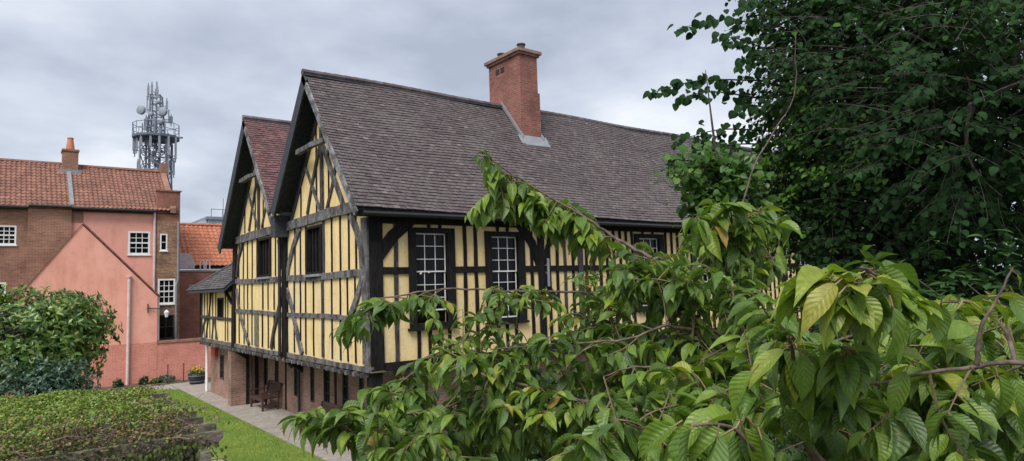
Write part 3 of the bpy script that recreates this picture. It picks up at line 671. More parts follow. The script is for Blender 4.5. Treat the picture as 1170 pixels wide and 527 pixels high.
# ================================================================== BENCHES
def bench(loc):
    b_ = thing('garden_bench', '', 'bench', loc, 'wooden benches along the hall wall')
    Lb = 1.4
    for sy in (-1, 1):
        y = sy*(Lb/2-.03)
        obj('leg', MB().box(-.03, .04, y-.03, y+.03, 0, .62), M['bench'], b_, local=True)
        mb = MB(); mb.prism([(.50, y-.03, 0), (.56, y-.03, 0), (.60, y-.03, .42), (.70, y-.03, .92), (.64, y-.03, .92), (.54, y-.03, .45)], (0, .06, 0)); obj('leg', mb, M['bench'], b_, local=True)
        obj('armrest', MB().box(-.06, .58, y-.04, y+.04, .62, .66), M['bench'], b_, local=True)
        obj('stretcher', MB().box(.04, .50, y-.02, y+.02, .15, .2), M['bench'], b_, local=True)
    mb = MB()
    for i in range(5): mb.box(-.02+i*.115, .075+i*.115, -Lb/2+.06, Lb/2-.06, .40, .425)
    mb.box(-.02, .02, -Lb/2+.06, Lb/2-.06, .33, .398)
    obj('seat', mb, M['bench'], b_, local=True)
    mb = MB()
    def bp(z): return .56+(z-.42)*.2
    for z0, z1 in ((.84, .92), (.48, .53)): mb.prism([(bp(z0)+.01, -Lb/2+.06, z0), (bp(z0)+.045, -Lb/2+.06, z0), (bp(z1)+.045, -Lb/2+.06, z1), (bp(z1)+.01, -Lb/2+.06, z1)], (0, Lb-.12, 0))
    for i in range(13):
        y = -Lb/2+.12+i*(Lb-.3)/12; mb.prism([(bp(.53)+.018, y, .53), (bp(.53)+.036, y, .53), (bp(.84)+.036, y, .84), (bp(.84)+.018, y, .84)], (0, .06, 0))
    obj('backrest', mb, M['bench'], b_, local=True)
    return b_
b1 = bench((.58, 10.72, .024)); b1['label'] = 'dark wooden garden bench standing in full view on the stone path'
def copy_thing(o, loc, label):
    r = o.copy(); COL.objects.link(r); r.location = loc; r['label'] = label
    for c in list(o.children):
        d = c.copy(); COL.objects.link(d); d.parent = r
        for e in c.children: f = e.copy(); COL.objects.link(f); f.parent = d
    return r
copy_thing(b1, (.14, 4.35, .024), 'nearer dark wooden bench mostly hidden behind the cherry leaves')

# ================================================================== LEFT BUILDINGS
YH = 24.0; YF = 22.6
bh = thing('brick_house', 'brown brick house with white sash windows and a pantiled roof, at the left edge', 'house', (-9, YH, 0))
bw = [(-7.15, -6.42, 6.86, 7.76), (-7.5, -6.75, 3.7, 5.12), (-10.2, -9.4, 6.86, 7.76), (-10.2, -9.4, 3.7, 5.12)]
obj('wall', wall_open('L', -14, -6.0, 0, 8.66, bw, .3, YH), M['oldbrick'], bh)
obj('wall', MB().box(-6.0, -4.29, YH-.16, YH+.3, 0, 8.74), M['oldbrick'], bh)
for h in bw: window(bh, 'L', *h, off=YH, fw=.07, cols=3, rows=4 if h[2] > 5 else 5, bar=.03, meet=2, fe=(-.1, .02))
obj('backing_plate', MB().box(-13.9, -6.1, YH+.6, YH+.7, 0, 8.4), M['dark'], bh)  # added dark plate behind the panes, stands in for the unlit rooms
rf = obj('roof', pantiles(-14, -4.3, (YH-.25, 8.68), (YH+2.9, 11.3), seed=3), M['pantile'], bh)
obj('roof_underside', slab(-14, -4.3, (YH-.2, 8.64), (YH+2.9, 11.26), .16), M['dkgrey'], rf); obj('rear_slope', slab(-14, -4.3, (YH+6, 8.64), (YH+2.9, 11.26), .16), M['pantile'], rf)
obj('ridge_tiles', MB().tube([(-14, YH+2.9, 11.3), (-4.3, YH+2.9, 11.3)], .12, 6), M['pantile'], rf)
obj('gutter', MB().tube([(-14, YH-.33, 8.62), (-6, YH-.33, 8.62)], .07, 8).tube([(-6, YH-.37, 8.7), (-4.3, YH-.37, 8.7)], .07, 8), M['iron'], bh)
st = obj('chimney', MB().box(-4.56, -3.88, YH+2.35, YH+3.2, 10.2, 11.95).box(-4.6, -3.84, YH+2.3, YH+3.25, 11.95, 12.05), M['oldbrick'], bh)
obj('chimney_pot', MB().lathe((-4.22, YH+2.75, 12.05), [(.2, 0), (.19, .15), (.13, .6), (.15, .63), (.14, .68)], 12), M['terracotta'], st)
obj('flashing', MB().box(-4.72, -3.74, YH+2.2, YH+2.345, 10.72, 10.95).prism([(-4.38, YH-.2, 8.8), (-4.2, YH-.2, 8.8), (-4.2, YH+2.3, 10.88), (-4.38, YH+2.3, 10.88)], (0, 0, .06)), M['lead'], st)
ph = thing('pink_house', 'pink rendered house with a white sash window below a brown pantiled roof', 'house', (-2.5, YH, 0))
pw = [(-1.86, -.86, 6.42, 7.62)]
obj('wall', wall_open('L', -4.28, -.62, 0, 8.7, pw, .3, YH), M['pink'], ph)
obj('brick_patch', MB().box(-4.27, -3.8, YH-.03, YH-.002, 8.0, 8.62), M['oldbrick'], ph)
w = window(ph, 'L', *pw[0], off=YH, fw=.09, cols=3, rows=4, bar=.03, meet=2, fe=(-.1, .02))
obj('curtain', MB().prism([(-1.78, YH+.12, 7.5), (-1.0, YH+.12, 7.5), (-1.25, YH+.12, 7.1), (-1.62, YH+.12, 6.9), (-1.78, YH+.12, 6.7)], (0, .02, 0)), M['curtain'], w)
obj('backing_plate', MB().box(-4.2, -.7, YH+.8, YH+.9, 0, 8.6), M['dark'], ph)  # dark plate behind the sash, the room's shade put in as colour
rf = obj('roof', pantiles(-4.28, .0, (YH-.25, 8.7), (YH+2.9, 11.25), seed=9), M['pantile'], ph)
obj('roof_underside', slab(-4.28, .45, (YH-.2, 8.64), (YH+2.9, 11.22), .16), M['dkgrey'], rf); obj('rear_slope', slab(-4.28, .45, (YH+6, 8.64), (YH+2.9, 11.22), .16), M['pantile'], rf)
obj('ridge_tiles', MB().tube([(-4.28, YH+2.9, 11.26), (.3, YH+2.9, 11.26)], .12, 6), M['pantile'], rf)
mb = MB(); mb.prism([(.02, YH-.3, 8.6), (.02, YH+2.9, 11.2), (.02, YH+2.9, 11.42), (.02, YH-.3, 8.85)], (.28, 0, 0)); mb.box(.05, .42, YH+2.6, YH+3.2, 10.9, 11.75); obj('gable_parapet', mb, M['oldbrick'], ph)
obj('gutter', MB().tube([(-4.28, YH-.33, 8.66), (-.62, YH-.33, 8.66)], .07, 8), M['iron'], ph)
obj('downpipe', MB().tube([(-.68, YH-.12, 8.6), (-.68, YH-.12, 2.0)], .06, 8), M['palepipe'], ph)
an = thing('brick_annexe', 'narrow tall mottled brick annexe with stacked windows beside the pink house', 'building', (0, YH, 0))
aw = [(-.42, -.08, 6.62, 7.5), (-.5, .32, 3.85, 5.15), (-.48, .28, 2.05, 3.28)]
obj('wall', wall_open('L', -.58, .52, 0, 8.2, aw, .3, YH-.12), M['mottled'], an)
obj('upper_wall', wall_open('L', -.58, .52, 8.2, 9.75, [], .3, YH-.12), M['redbrick'], an)
obj('side_wall', MB().box(.22, .52, YH+.185, YH+5, 0, 9.0), M['oldbrick'], an)
obj('coping', MB().box(-.64, .58, YH-.18, YH+.25, 9.753, 9.82), M['oldbrick'], an)
obj('backing_plate', MB().box(-.5, .2, YH+.6, YH+.7, 0, 8.2), M['dark'], an)  # dark plate standing in for the shade behind the stacked windows
window(an, 'L', *aw[0], off=YH-.12, fw=.06, cols=1, rows=2, bar=.03); window(an, 'L', *aw[1], off=YH-.12, fw=.08, cols=3, rows=4, bar=.03, meet=2); window(an, 'L', *aw[2], off=YH-.12, fw=.05, cols=2, rows=2, frame='dkgrey', barm='dkgrey', bar=.03)
obj('downpipe', MB().tube([(.42, YH-.22, 8.15), (.42, YH-.22, 5.1), (.34, YH-.22, 4.8), (.34, YH-.22, .1)], .055, 8), M['lead'], an)
wg = thing('gabled_outbuilding', 'pink rendered outbuilding with a steep gable and dark red brick coping', 'outbuilding', (-3.5, YF, 0))
gp = [(-7.2, 0), (-.72, 0), (-.72, 4.25), (-3.93, 7.72), (-7.2, 3.1)]
mb = MB(); mb.prism([(a, YF, b_) for a, b_ in gp], (0, .35, 0)); obj('gable_wall', mb, M['pink'], wg)
mb = MB(); mb.box(-7.21, -.71, YF-.012, YF-.001, 0, 2.0); obj('painted_brick_base', mb, M['pinkbrick'], wg)
mb = MB()
for (a, b_), m_ in ((((-.62, 4.2), (-3.93, 7.78)), 1), (((-3.93, 7.78), (-7.3, 3.03)), 0)):
    d = np.array((b_[0]-a[0], b_[1]-a[1])); d /= np.linalg.norm(d); n = np.array((-d[1], d[0])); n = n if n[1] > 0 else -n
    w_ = .07 if m_ else .03
    q = [np.array(a), np.array(b_), np.array(b_)+n*w_, np.array(a)+n*w_]; mb.prism([(v[0], YF-.04, v[1]) for v in q], (0, .42, 0))
obj('coping', mb, M['coping'], wg)
mb = MB(); mb.prism([(-.75, YF+.36, 4.15), (-3.93, YF+.36, 7.6), (-3.93, YF+.36, 7.5), (-.75, YF+.36, 4.05)], (0, YH-YF-.55, 0)); mb.prism([(-7.1, YF+.36, 3.1), (-3.93, YF+.36, 7.6), (-3.93, YF+.36, 7.5), (-7.1, YF+.36, 3.0)], (0, YH-YF-.55, 0)); obj('roof', mb, M['pantile'], wg)
obj('downpipe', MB().tube([(-1.98, YF-.09, 5.2), (-2.0, YF-.09, .05)], .07, 10).lathe((-1.98, YF-.09, 5.15), [(.07, 0), (.11, .08), (.11, .14)], 8), M['palepipe'], wg)
obj('downpipe', MB().tube([(-.64, YF+.2, 4.3), (-.64, YF+.2, 2.05)], .045, 8), M['white'], wg)
gwl = thing('garden_wall', 'low pink painted garden wall with a dark brick coping beside the hall', 'wall', (.5, YF, 0))
obj('wall', MB().box(-.71, 4, YF, YF+.25, 0, 1.92), M['pinkbrick'], gwl); obj('coping', MB().box(-.74, 4, YF-.05, YF+.3, 1.923, 2.04), M['oldbrick'], gwl)
ln = thing('wall_lantern', 'white wall lantern on a black iron bracket at the corner of the pink outbuilding', 'lantern', (-.3, YF+.1, 3.2))
obj('bracket', MB().tube([(-1.2, YF-.08, 3.68), (-.32, YF-.08, 3.62)], .025, 6).tube([(-1.15, YF-.08, 3.9), (-1.15, YF-.08, 3.45)], .03, 6).tube([(-.32, YF-.08, 3.64), (-.32, YF-.08, 3.55)], .02, 6), M['iron'], ln)
obj('lamp', MB().lathe((-.32, YF-.08, 3.2), [(.06, 0), (.11, .22), (.125, .24), (.07, .32), (.02, .37)], 6), M['white'], ln)
# orange-roofed building behind
ob = thing('orange_roofed_building', 'low red brick building with bright orange pantiles behind the annexe', 'building', (2.5, 26, 0))
obj('wall', MB().box(.6, 6.5, 25.6, 26, 0, 5.55), M['redbrick'], ob)
obj('roof', pantiles(.8, 6.5, (26.3, 5.9), (29.3, 8.55), seed=12, gauge=.33, tw=.26), M['orangetile'], ob)
obj('underside', slab(.8, 6.5, (26.3, 5.85), (29.3, 8.5), .16), M['dkgrey'], ob)
obj('ridge_tiles', MB().tube([(.8, 29.3, 8.56), (6.5, 29.3, 8.56)], .12, 6), M['orangetile'], ob)
obj('lead_flat', MB().box(.6, 6.5, 25.55, 26.4, 5.56, 5.66), M['lead'], ob)
obj('lintel', MB().box(1.3, 2.6, 25.56, 25.596, 4.55, 4.85), M['stone'], ob)
obj('roof_hatch', MB().prism([(.95, 26.2, 5.75), (1.75, 26.2, 5.75), (1.75, 26.2, 6.1), (1.5, 26.2, 6.6), (.95, 26.2, 6.65)], (0, .7, 0)), M['palepipe'], ob)
mb = MB()
for x in (2.05, 2.35): mb.tube([(x-.1, 25.8, 5.6), (x-.1, 25.8, 6.1), (x, 25.8, 6.22), (x+.1, 25.8, 6.1), (x+.1, 25.8, 5.6)], .035, 6)
obj('vent_hoops', mb, M['palepipe'], ob)
wb = thing('flat_roofed_building', 'distant pale flat-roofed building with a rooftop railing behind the orange tiles', 'building', (9, 47, 0))
obj('wall', MB().box(6.8, 14, 45, 53, 0, 10.6), M['bldwhite'], wb); obj('roof', MB().box(6.6, 14.2, 44.8, 53.2, 10.6, 10.85), M['steel'], wb)
mb = MB(); mb.prism([(5.6, 45.3, 0), (6.79, 45.3, 0), (6.79, 45.3, 10.7), (5.6, 45.3, 10.1)], (0, 5, 0)); obj('side_wing', mb, M['bldwhite'], wb)
mb = MB(); [mb.tube([(x, 45, 10.85), (x, 45, 11.55)], .03, 4) for x in np.arange(7, 14, .9)]; mb.tube([(7, 45, 11.5), (14, 45, 11.5)], .03, 4); obj('railing', mb, M['steel'], wb)
obj('aerial', MB().tube([(8.2, 46, 10.85), (8.2, 46, 12.6)], .03, 4), M['steel'], wb)

# ================================================================== MAST
MC = at(178, 190, 60); mx, my = MC[0], MC[1]
mt = thing('telecom_mast', 'steel lattice telecom mast with dishes and panel antennas above the roofs', 'mast', (mx, my, 0))
def hex_(z, r, a0=.4): return [np.array((mx+r*math.cos(a0+math.pi/2*i), my+r*math.sin(a0+math.pi/2*i), z)) for i in range(4)]
mb = MB()
zs = [0, 4, 8, 11.5, 14, 15.6, 17.1, 18.4]; rs = [2.1, 1.95, 1.8, 1.65, 1.55, 1.5, 1.5, 1.5]
for i in range(4): mb.tube([hex_(z, r)[i] for z, r in zip(zs, rs)], .09, 6)
for (z0, r0), (z1, r1) in zip(zip(zs, rs), zip(zs[1:], rs[1:])):
    a = hex_(z0, r0); b_ = hex_(z1, r1)
    for i in range(4):
        j = (i+1) % 4; mb.tube([a[i], b_[j]], .045, 4); mb.tube([a[j], b_[i]], .045, 4); mb.tube([b_[i], b_[j]], .05, 4)
for k in range(8): z = 14+k*.55; h = hex_(z, 1.0, .1); [mb.tube([h[i], h[(i+1) % 4]], .03, 4) for i in range(4)]
mb.tube([(mx+.3, my, 0), (mx+.3, my, 19)], .11, 6); mb.tube([(mx-.5, my+.2, 0), (mx-.5, my+.2, 19)], .12, 6)
obj('lattice_tower', mb, M['steel'], mt)
mb = MB(); mb.lathe((mx, my, 18.5), [(1.9, 0), (1.95, .05), (1.95, .25), (1.85, .28)], 12)
mb.tube([(mx, my, 18.7), (mx+2.4*CR[0], my+2.4*CR[1], 18.6)], .09, 5)
obj('platform', mb, M['dksteel'], mt)
mb = MB()
for k in range(14):
    a = k/14*2*math.pi; mb.tube([(mx+1.9*math.cos(a), my+1.9*math.sin(a), 18.8), (mx+1.9*math.cos(a), my+1.9*math.sin(a), 19.9)], .03, 4)
for z in (19.3, 19.85): mb.tube([(mx+1.9*math.cos(k/14*2*math.pi), my+1.9*math.sin(k/14*2*math.pi), z) for k in range(15)], .03, 4, cap=False)
obj('railing', mb, M['steel'], mt)
mb = MB()
for i in range(4): mb.tube([hex_(18.8, .85)[i], hex_(22.6, .55)[i]], .07, 5)
for k in range(6):
    a, b_ = hex_(18.8+k*.63, .85-k*.05), hex_(18.8+(k+1)*.63, .85-(k+1)*.05)
    for i in range(4): j = (i+1) % 4; mb.tube([a[i], b_[j]], .035, 4); mb.tube([b_[i], b_[j]], .035, 4)
mb.tube([(mx, my, 18.8), (mx, my, 23.9)], .07, 6); mb.tube([(mx, my, 22.6), (mx, my, 23.2)], .16, 6)
obj('upper_tower', mb, M['steel'], mt)
Rh = np.array((CR[0], CR[1], 0)); Fh = np.array((CF[0], CF[1], 0)); Rh /= np.linalg.norm(Rh); Fh /= np.linalg.norm(Fh); m0 = np.array((mx, my, 0.))
def dish(u, v, z, r, m='antenna', dv=-1):
    c = m0+Rh*u+Fh*v+np.array((0, 0, z)); d = unit(-Fh*abs(dv)+Rh*random.uniform(-.5, .5)); mb = MB()
    mb.tube([c+d*.25, c+d*.24, c, c-d*.2, c-d*.3], [r*.97, r, r, r*.5, .08], 16); return obj('dish', mb, M[m], mt, True)
for u, z, r in ((-.8, 21.0, .40), (1.15, 20.8, .38), (.95, 19.9, .26), (.1, 20.6, .2), (-.15, 18.0, .28), (.7, 21.7, .2)): dish(u, -.9, z, r)
for u, v, z, h in ((-2.1, -.3, 17.2, 1.6), (-1.75, -1.0, 17.4, 1.5), (-1.2, -1.3, 17.3, 1.3), (2.25, -.2, 16.6, 2.0), (1.9, -.9, 17.2, 1.4), (1.3, -1.5, 17.0, 1.5), (-.5, -1.7, 17.6, 1.0), (.5, -1.7, 17.5, 1.0), (-1.85, .1, 14.9, 1.4), (-1.6, -.5, 15.1, 1.3), (1.75, -.7, 14.9, 1.5), (2.0, -.1, 15.2, 1.3), (-.45, -.7, 22.3, 1.0), (.5, -.7, 22.1, 1.1), (0, -.8, 22.5, .9), (1.5, -.6, 21.2, .7), (-.5, -.9, 19.4, .9), (.4, -1, 19.4, .9), (.95, -.8, 18.9, 1.0)):
    u *= .84; c = m0+Rh*u+Fh*v; mb = MB(); mb.box(c[0]-.08, c[0]+.08, c[1]-.08, c[1]+.08, z, z+h); mb.tube([c+np.array((0, 0, z-.3)), c+np.array((0, 0, z+h+.25))], .05, 5); mb.tube([c+np.array((0, 0, z+.3)), m0+Rh*u*.6+np.array((0, 0, z+.3))], .035, 4); obj('panel_antenna', mb, M['antenna'], mt)

for k in range(28):
    u, z, v = random.choice([random.uniform(-.9, 1.2), random.uniform(-1.9, 2.0)]), 0, random.uniform(-1.2, .6)
    z = random.uniform(19.2, 22.6) if abs(u) < 1.2 and random.random() < .6 else random.uniform(14.3, 18.2)
    c = m0+Rh*u+Fh*v+np.array((0, 0, z)); h = random.uniform(.3, 1.1); mb = MB()
    if random.random() < .5: mb.box(c[0]-.12, c[0]+.12, c[1]-.12, c[1]+.12, z, z+h)
    mb.tube([c-np.array((0, 0, .3)), c+np.array((0, 0, h+.2))], .045, 4); mb.tube([c, np.array((mx, my, z))+Rh*u*.4], .04, 4); obj('small_antenna', mb, M['antenna' if k % 3 else 'dksteel'], mt)
# ================================================================== PERGOLA with climber
pg = thing('pergola', 'weathered timber pergola with stepped beam ends at the lower left', 'pergola', (-5.1, -4, 0))
def beam(name, x0, x1, y0, y1, z0, z1, ch=0.):
    mb = MB()
    if ch: mb.prism([(x0, y0, z0), (x1-ch, y0, z0), (x1, y0, z0+(z1-z0)*.45), (x1, y0, z1), (x0, y0, z1)], (0, y1-y0, 0))
    else: mb.box(x0, x1, y0, y1, z0, z1)
    return obj(name, mb, M['pergola'], pg)
for i in range(8):
    y = -6.03+i*.57; beam('joist', -11, -4.66-random.uniform(0, .12), y, y+.075, 2.44, 2.6, .09)
for x in (-5.08, -7.4, -9.8): beam('bearer', x, x+.11, -6.3, -1.5, 2.27, 2.436)
for x in (-5.09, -7.41, -9.81):
    for y in (-5.93, -3.8, -1.8): beam('post', x, x+.13, y, y+.13, 0, 2.267)
cl = thing('climbing_plant', 'low green and rusty climber with dry stems spread over the pergola', 'climber', (-6.5, -3, 0))
lv = Leaves(); dm = MB()
def ctop(x, y):
    e = .12+.88*min(1, max(0, (-4.72-x)/.5))*min(1, max(0, (y+6.05)/.7))*min(1, max(0, (-1.4-y)/.6))
    return 2.6+.15*e**.5+.03*math.sin(x*3.1+y*1.7)+.03*math.sin(x*5.3-y*4.1)+.02*math.sin(y*2.3)
c_ = 0
while c_ < 56000:
    x = random.uniform(-9.2, -4.62); y = random.uniform(-6.08, -1.5)
    if x > -4.98-(.16 if y < -5.2 else 0)+.1*math.sin(y*5) and random.random() < .93: continue
    e = ctop(x, y); z = max(2.605, e-abs(random.gauss(0, .05)))
    if y < -5.95: z = random.uniform(2.5, e)
    d = (y+6.05)/6.5
    nz = .5+.5*math.sin(x*2.1+1.3*math.sin(y*1.9))*math.cos(y*2.7+x*.6)
    edge = min(1, max(0, 1-(y+6)/2.4)) + .8*min(1, max(0, 1-(-4.85-x)/.8))
    dead = min(.93, .06+.72*edge*(.45+.75*nz)+.25*nz**3)
    if random.random() < dead: t = random.choice([random.uniform(0, .32), random.uniform(0, .25), random.uniform(.97, 1), random.uniform(.3, .5)])
    else: t = random.uniform(.42, .93)
    lv.add(np.array((x, y, z)), unit(np.array((random.gauss(0, 1), random.gauss(0, 1), random.gauss(.35, .6)))), np.array((random.gauss(0, .5), random.gauss(0, .5), 1)), random.uniform(.026, .052)*(1 if t > .35 else .8), t); c_ += 1
lt = leaf_template(3, 2, ovate(.34), .2, .2)
lv.build('foliage', [lt], M['climber'], cl)
for i in range(900):
    x = random.uniform(-9, -5.0); y = -6.1+abs(random.gauss(0, .7)); z = min(2.72, random.uniform(2.45, ctop(x, max(y, -6.04))+.04)); a = np.array((x, y, z)); b_ = a+np.array((random.gauss(0, .22), random.gauss(0, .15), random.gauss(0, .09)))
    dm.tube(bez(a, b_, 0, 4, .15), [.0045, .004, .0035, .002], 3, random.random(), cap=False)
for i in range(220):
    x = random.uniform(-8, -4.9); a = np.array((x, random.uniform(-6.1, -5.9), random.uniform(2.3, 2.6))); b_ = a+np.array((random.gauss(0, .1), random.gauss(0, .06), -random.uniform(.1, .5)))
    dm.tube(bez(a, b_, 0, 4, .15), [.007, .006, .005, .003], 3, random.random(), cap=False)
obj('stems', dm, M['drystem'], cl)
iv = Leaves()
for i in range(2600):
    x = random.choice([random.gauss(-5.35, .2), random.uniform(-7.6, -5.1)]); z = 2.55-abs(random.gauss(0, .35)); iv.add(np.array((x, -6.05+random.gauss(0, .09), z)), np.array((random.gauss(0, .5), -.3, -1)), np.array((random.gauss(0, .4), -1, .5)), random.uniform(.035, .06), random.choice([.1, .3, .5, .4, .05]))
iv.build('hanging_foliage', [lt], M['climber'], cl)

# ================================================================== generic shrubs
def leafy(name, label, cat, centre, rad, nros, leafs, temps, mat, sc, tint=(.3, .2), ground=0., group=None, lobes=0, stems=7, down=0.):
    c = np.array(centre); root = thing(name, label, cat, (c[0], c[1], ground), group)
    tr_ = MB(); lv = Leaves(); rad = np.array(rad); base = np.array((c[0], c[1], ground)); tips = []
    lob = [c+unit(rv())*rad*random.uniform(.35, .6) for _ in range(lobes)]
    for k in range(stems):
        tgt = c+unit(rv()*np.array((1, 1, .6)))*rad*.55; pl = bez(base+rv(.06)*np.array((1, 1, 0)), tgt, -.05, 7, .06); tr_.tube(pl, list(np.linspace(.045, .015, 7)), 6); tips += pl[3:]
    tips = np.array(tips); n = 0
    tw = MB()
    while n < nros:
        if lob and random.random() < .75: q = random.choice(lob); p = q+unit(rv())*rad*.52*random.uniform(.6, 1.05)
        else: p = c+unit(rv())*rad*random.uniform(.55, 1.02)
        if p[2] < ground+.05: continue
        n += 1; out_ = unit(p-c+np.array((0, 0, .35*rad[2]))+rv(.15))
        if n % 4 == 0:
            q = tips[np.argmin(np.sum((tips-p)**2, 1))]; tw.tube(bez(q, p, .03, 4, .05), [.010, .008, .006, .004], 4, cap=False)
        hi_ = (p[2]-c[2])/rad[2]
        for j in range(leafs):
            az = rv(); az -= out_*(az@out_); az = unit(az); a = unit(out_*random.uniform(.3, 1.2)+az+np.array((0, 0, -down)))
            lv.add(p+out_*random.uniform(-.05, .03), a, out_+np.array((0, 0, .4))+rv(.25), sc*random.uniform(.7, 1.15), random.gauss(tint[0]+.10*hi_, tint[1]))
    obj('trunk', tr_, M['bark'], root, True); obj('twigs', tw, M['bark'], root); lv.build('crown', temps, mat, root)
    return root
LT = [leaf_template(5, 2, ovate(.17), .25, .25), leaf_template(5, 2, ovate(.19), .15, .4)]
leafy('evergreen_tree', 'small glossy evergreen tree with rosettes of leaves in front of the pink gable', 'tree', at(33, 387, 13.2), (1.56, 1.56, 1.05), 2100, 7, LT, M['laurel'], .14, (.5, .28), lobes=14, stems=8)
leafy('blue_green_shrub', 'low blue-green narrow-leaved shrub between the glossy tree and the pergola', 'shrub', at(34, 440, 11.7)+np.array((0, 0, -.35)), (1.1, .75, .98), 1300, 6, LT, M['blueleaf'], .10, (.5, .25), lobes=6)
# shrubs behind the cherry
SL = [leaf_template(4, 2, ovate(.24), .2, .35)]
leafy('dark_shrub', 'dark green shrub just left of centre, behind the cherry boughs', 'shrub', at(610, 520, 6.3)+np.array((0, 0, -.35)), (1.15, 1.15, 1.35), 1500, 6, SL, M['shrub'], .10, (.45, .25), group='shrubs behind the cherry', lobes=7, down=.4)
leafy('dark_shrub', 'dark green shrub behind the middle of the cherry', 'shrub', at(770, 490, 6.2)+np.array((0, 0, -.35)), (1.1, 1.1, 1.4), 1500, 6, SL, M['shrub'], .10, (.45, .25), group='shrubs behind the cherry', lobes=7, down=.4)
leafy('dark_shrub', 'dark green shrub under the lime crown, behind the big cherry leaves', 'shrub', at(940, 440, 5.6)+np.array((0, 0, -.4)), (1.2, 1.2, 1.5), 1600, 6, SL, M['shrub'], .10, (.35, .22), group='shrubs behind the cherry', lobes=7, down=.4)
leafy('dark_shrub', 'dark green shrub at the lower right edge beneath the lime', 'shrub', at(1110, 430, 4.6)+np.array((0, 0, -.4)), (1.1, 1.1, 1.4), 1500, 6, SL, M['shrub'], .10, (.35, .22), group='shrubs behind the cherry', lobes=7, down=.4)

# bed plants
for (px, py, r, h, lab, mt_) in ((166, 437, .22, .4, 'small dark green plant in the bed at the foot of the pink wall', 'shrub'), (196, 434, .42, .35, 'grey-green mound of lavender in the bed beside the barrel planter', 'blueleaf'), (134, 440, .22, .35, 'small leafy plant in the bed left of the pale downpipe', 'shrub'), (181, 437, .2, .25, 'tiny plant in the bed beside the iron stake', 'laurel')):
    p = at(px, py, 31.5); p[1] = 22.0; leafy('bed_plant', lab, 'plant', (p[0]+0, 22.0, h*.55), (r, r*.7, h*.6), 110, 6, SL, M[mt_], .09, (.6, .25), group='plants in the flower bed', stems=3)
for x, lab in ((-.42, 'black iron stake with a round top in front of the lavender'), (.28, 'black iron stake nearer the barrel planter')):
    tag(obj('iron_stake', MB().tube([(x, 21.5, 0), (x, 21.5, .85)], .022, 6).lathe((x, 21.5, .85), [(.0, 0), (.04, .03), (.04, .06), (0, .1)], 8), M['iron'], None), lab, 'stake', 'stakes in the flower bed')
pl = thing('barrel_planter', 'black half-barrel planter of yellow flowers on the path by the garden wall', 'planter', (.62, 20.3, 0))
obj('barrel', MB().lathe((.62, 20.3, .02), [(.30, 0), (.36, .2), (.40, .48), (.37, .5), (.36, .44)], 20), M['iron'], pl, True)
for z, r in ((.12, .343), (.38, .398)): obj('hoop', MB().lathe((.62, 20.3, z), [(r, 0), (r+.008, .01), (r+.008, .04), (r, .05)], 20), M['dksteel'], pl)
lv = Leaves(); fv = Leaves()
for i in range(420):
    p = np.array((.62+random.gauss(0, .17), 20.3+random.gauss(0, .17), .5+abs(random.gauss(0, .12)))); lv.add(p, rv()+np.array((0, 0, .6)), rv(.4)+np.array((0, 0, 1)), random.uniform(.06, .10), random.random())
for i in range(90):
    p = np.array((.62+random.gauss(0, .14), 20.3+random.gauss(0, .14), .62+abs(random.gauss(0, .09)))); fv.add(p, rv(), rv(.4)+np.array((0, -.5, 1)), random.uniform(.05, .08), .5)
lv.build('foliage', SL, M['maple'], pl); fv.build('flowers', [leaf_template(2, 2, lambda t: .45*math.sin(math.pi*min(1, t*.9+.05)), .2, 0)], M['flower'], pl)

# ================================================================== LIME TREE
lime_base = at(1075, 300, 8.3); lime_base[2] = 0
lime = thing('lime_tree', 'tall dark-leaved lime tree filling the upper right, its sprays reaching over the roof', 'tree', tuple(lime_base))
tk = MB(); tp = [lime_base*[1, 1, 0]+np.array((0, 0, z))+np.array((.12*math.sin(z*.5), .1*math.cos(z*.6), 0)) for z in np.linspace(0, 13, 14)]
tk.tube(tp, list(np.linspace(.24, .05, 14)), 10); obj('trunk', tk, M['bark'], lime, True)
ell = [((1120, 40, 8.6), 2.7), ((1000, 200, 8.2), 1.55), ((1130, 230, 7.2), 1.7), ((955, 70, 8.3), .95), ((1000, -110, 8.6), 2.0), ((905, 215, 8.6), .62), ((1230, 100, 8.2), 2.6), ((1020, 80, 7.2), 1.35), ((1110, 120, 5.9), 1.25), ((960, 255, 7.6), .8), ((1040, 300, 6.8), .95), ((1180, 310, 6.4), 1.1), ((915, 130, 8.4), .55), ((905, 20, 8.4), .6), ((880, 265, 8.8), .45)]
nod = []; bo = []
for (c, r) in ell:
    cw = at(*c); k = tp[min(13, max(3, int(cw[2]*.75)))]; pl_ = bez(k, cw, -.06, 8, .05)
    mb = MB(); mb.tube(pl_, list(np.linspace(.085, .03, 8)), 6); obj('bough', mb, M['bark'], lime, True); nod += pl_[2:]
    for j in range(int(5+r*6)):
        e = cw+unit(rv())*r*random.uniform(.5, .9); bo.append((pl_[random.randint(4, 7)], e))
mb = MB()
for a, e in bo:
    q = bez(a, e, .02, 6, .06); mb.tube(q, list(np.linspace(.02, .006, 6)), 5, cap=False); nod += q[1:]
LL = Leaves(); tw = MB()
def spray(base, tip, n, sc, tmu=.35, droop=.06):
    q = bez(base, tip, -droop, 7, .03); tw.tube(q, list(np.linspace(.005, .0015, 7)), 3, cap=False); d = unit(tip-base); side = unit(np.cross(d, (0, 0, 1.)))
    tt = random.gauss(tmu, .10)
    for i in range(n):
        t = (i+.6)/n; x = t*6; k = min(5, int(x)); p = q[k]+(q[k+1]-q[k])*(x-k); s_ = 1 if i % 2 else -1
        a = side*s_*random.uniform(.6, 1.0)+d*random.uniform(.2, .8)+np.array((0, 0, -random.uniform(.15, .9)))+rv(.15)
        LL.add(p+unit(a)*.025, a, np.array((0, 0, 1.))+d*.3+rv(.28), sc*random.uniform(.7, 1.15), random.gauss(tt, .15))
vol = np.array([r**3 for _, r in ell]); vol = vol**.72; vol /= vol.sum(); NA = np.array(nod)
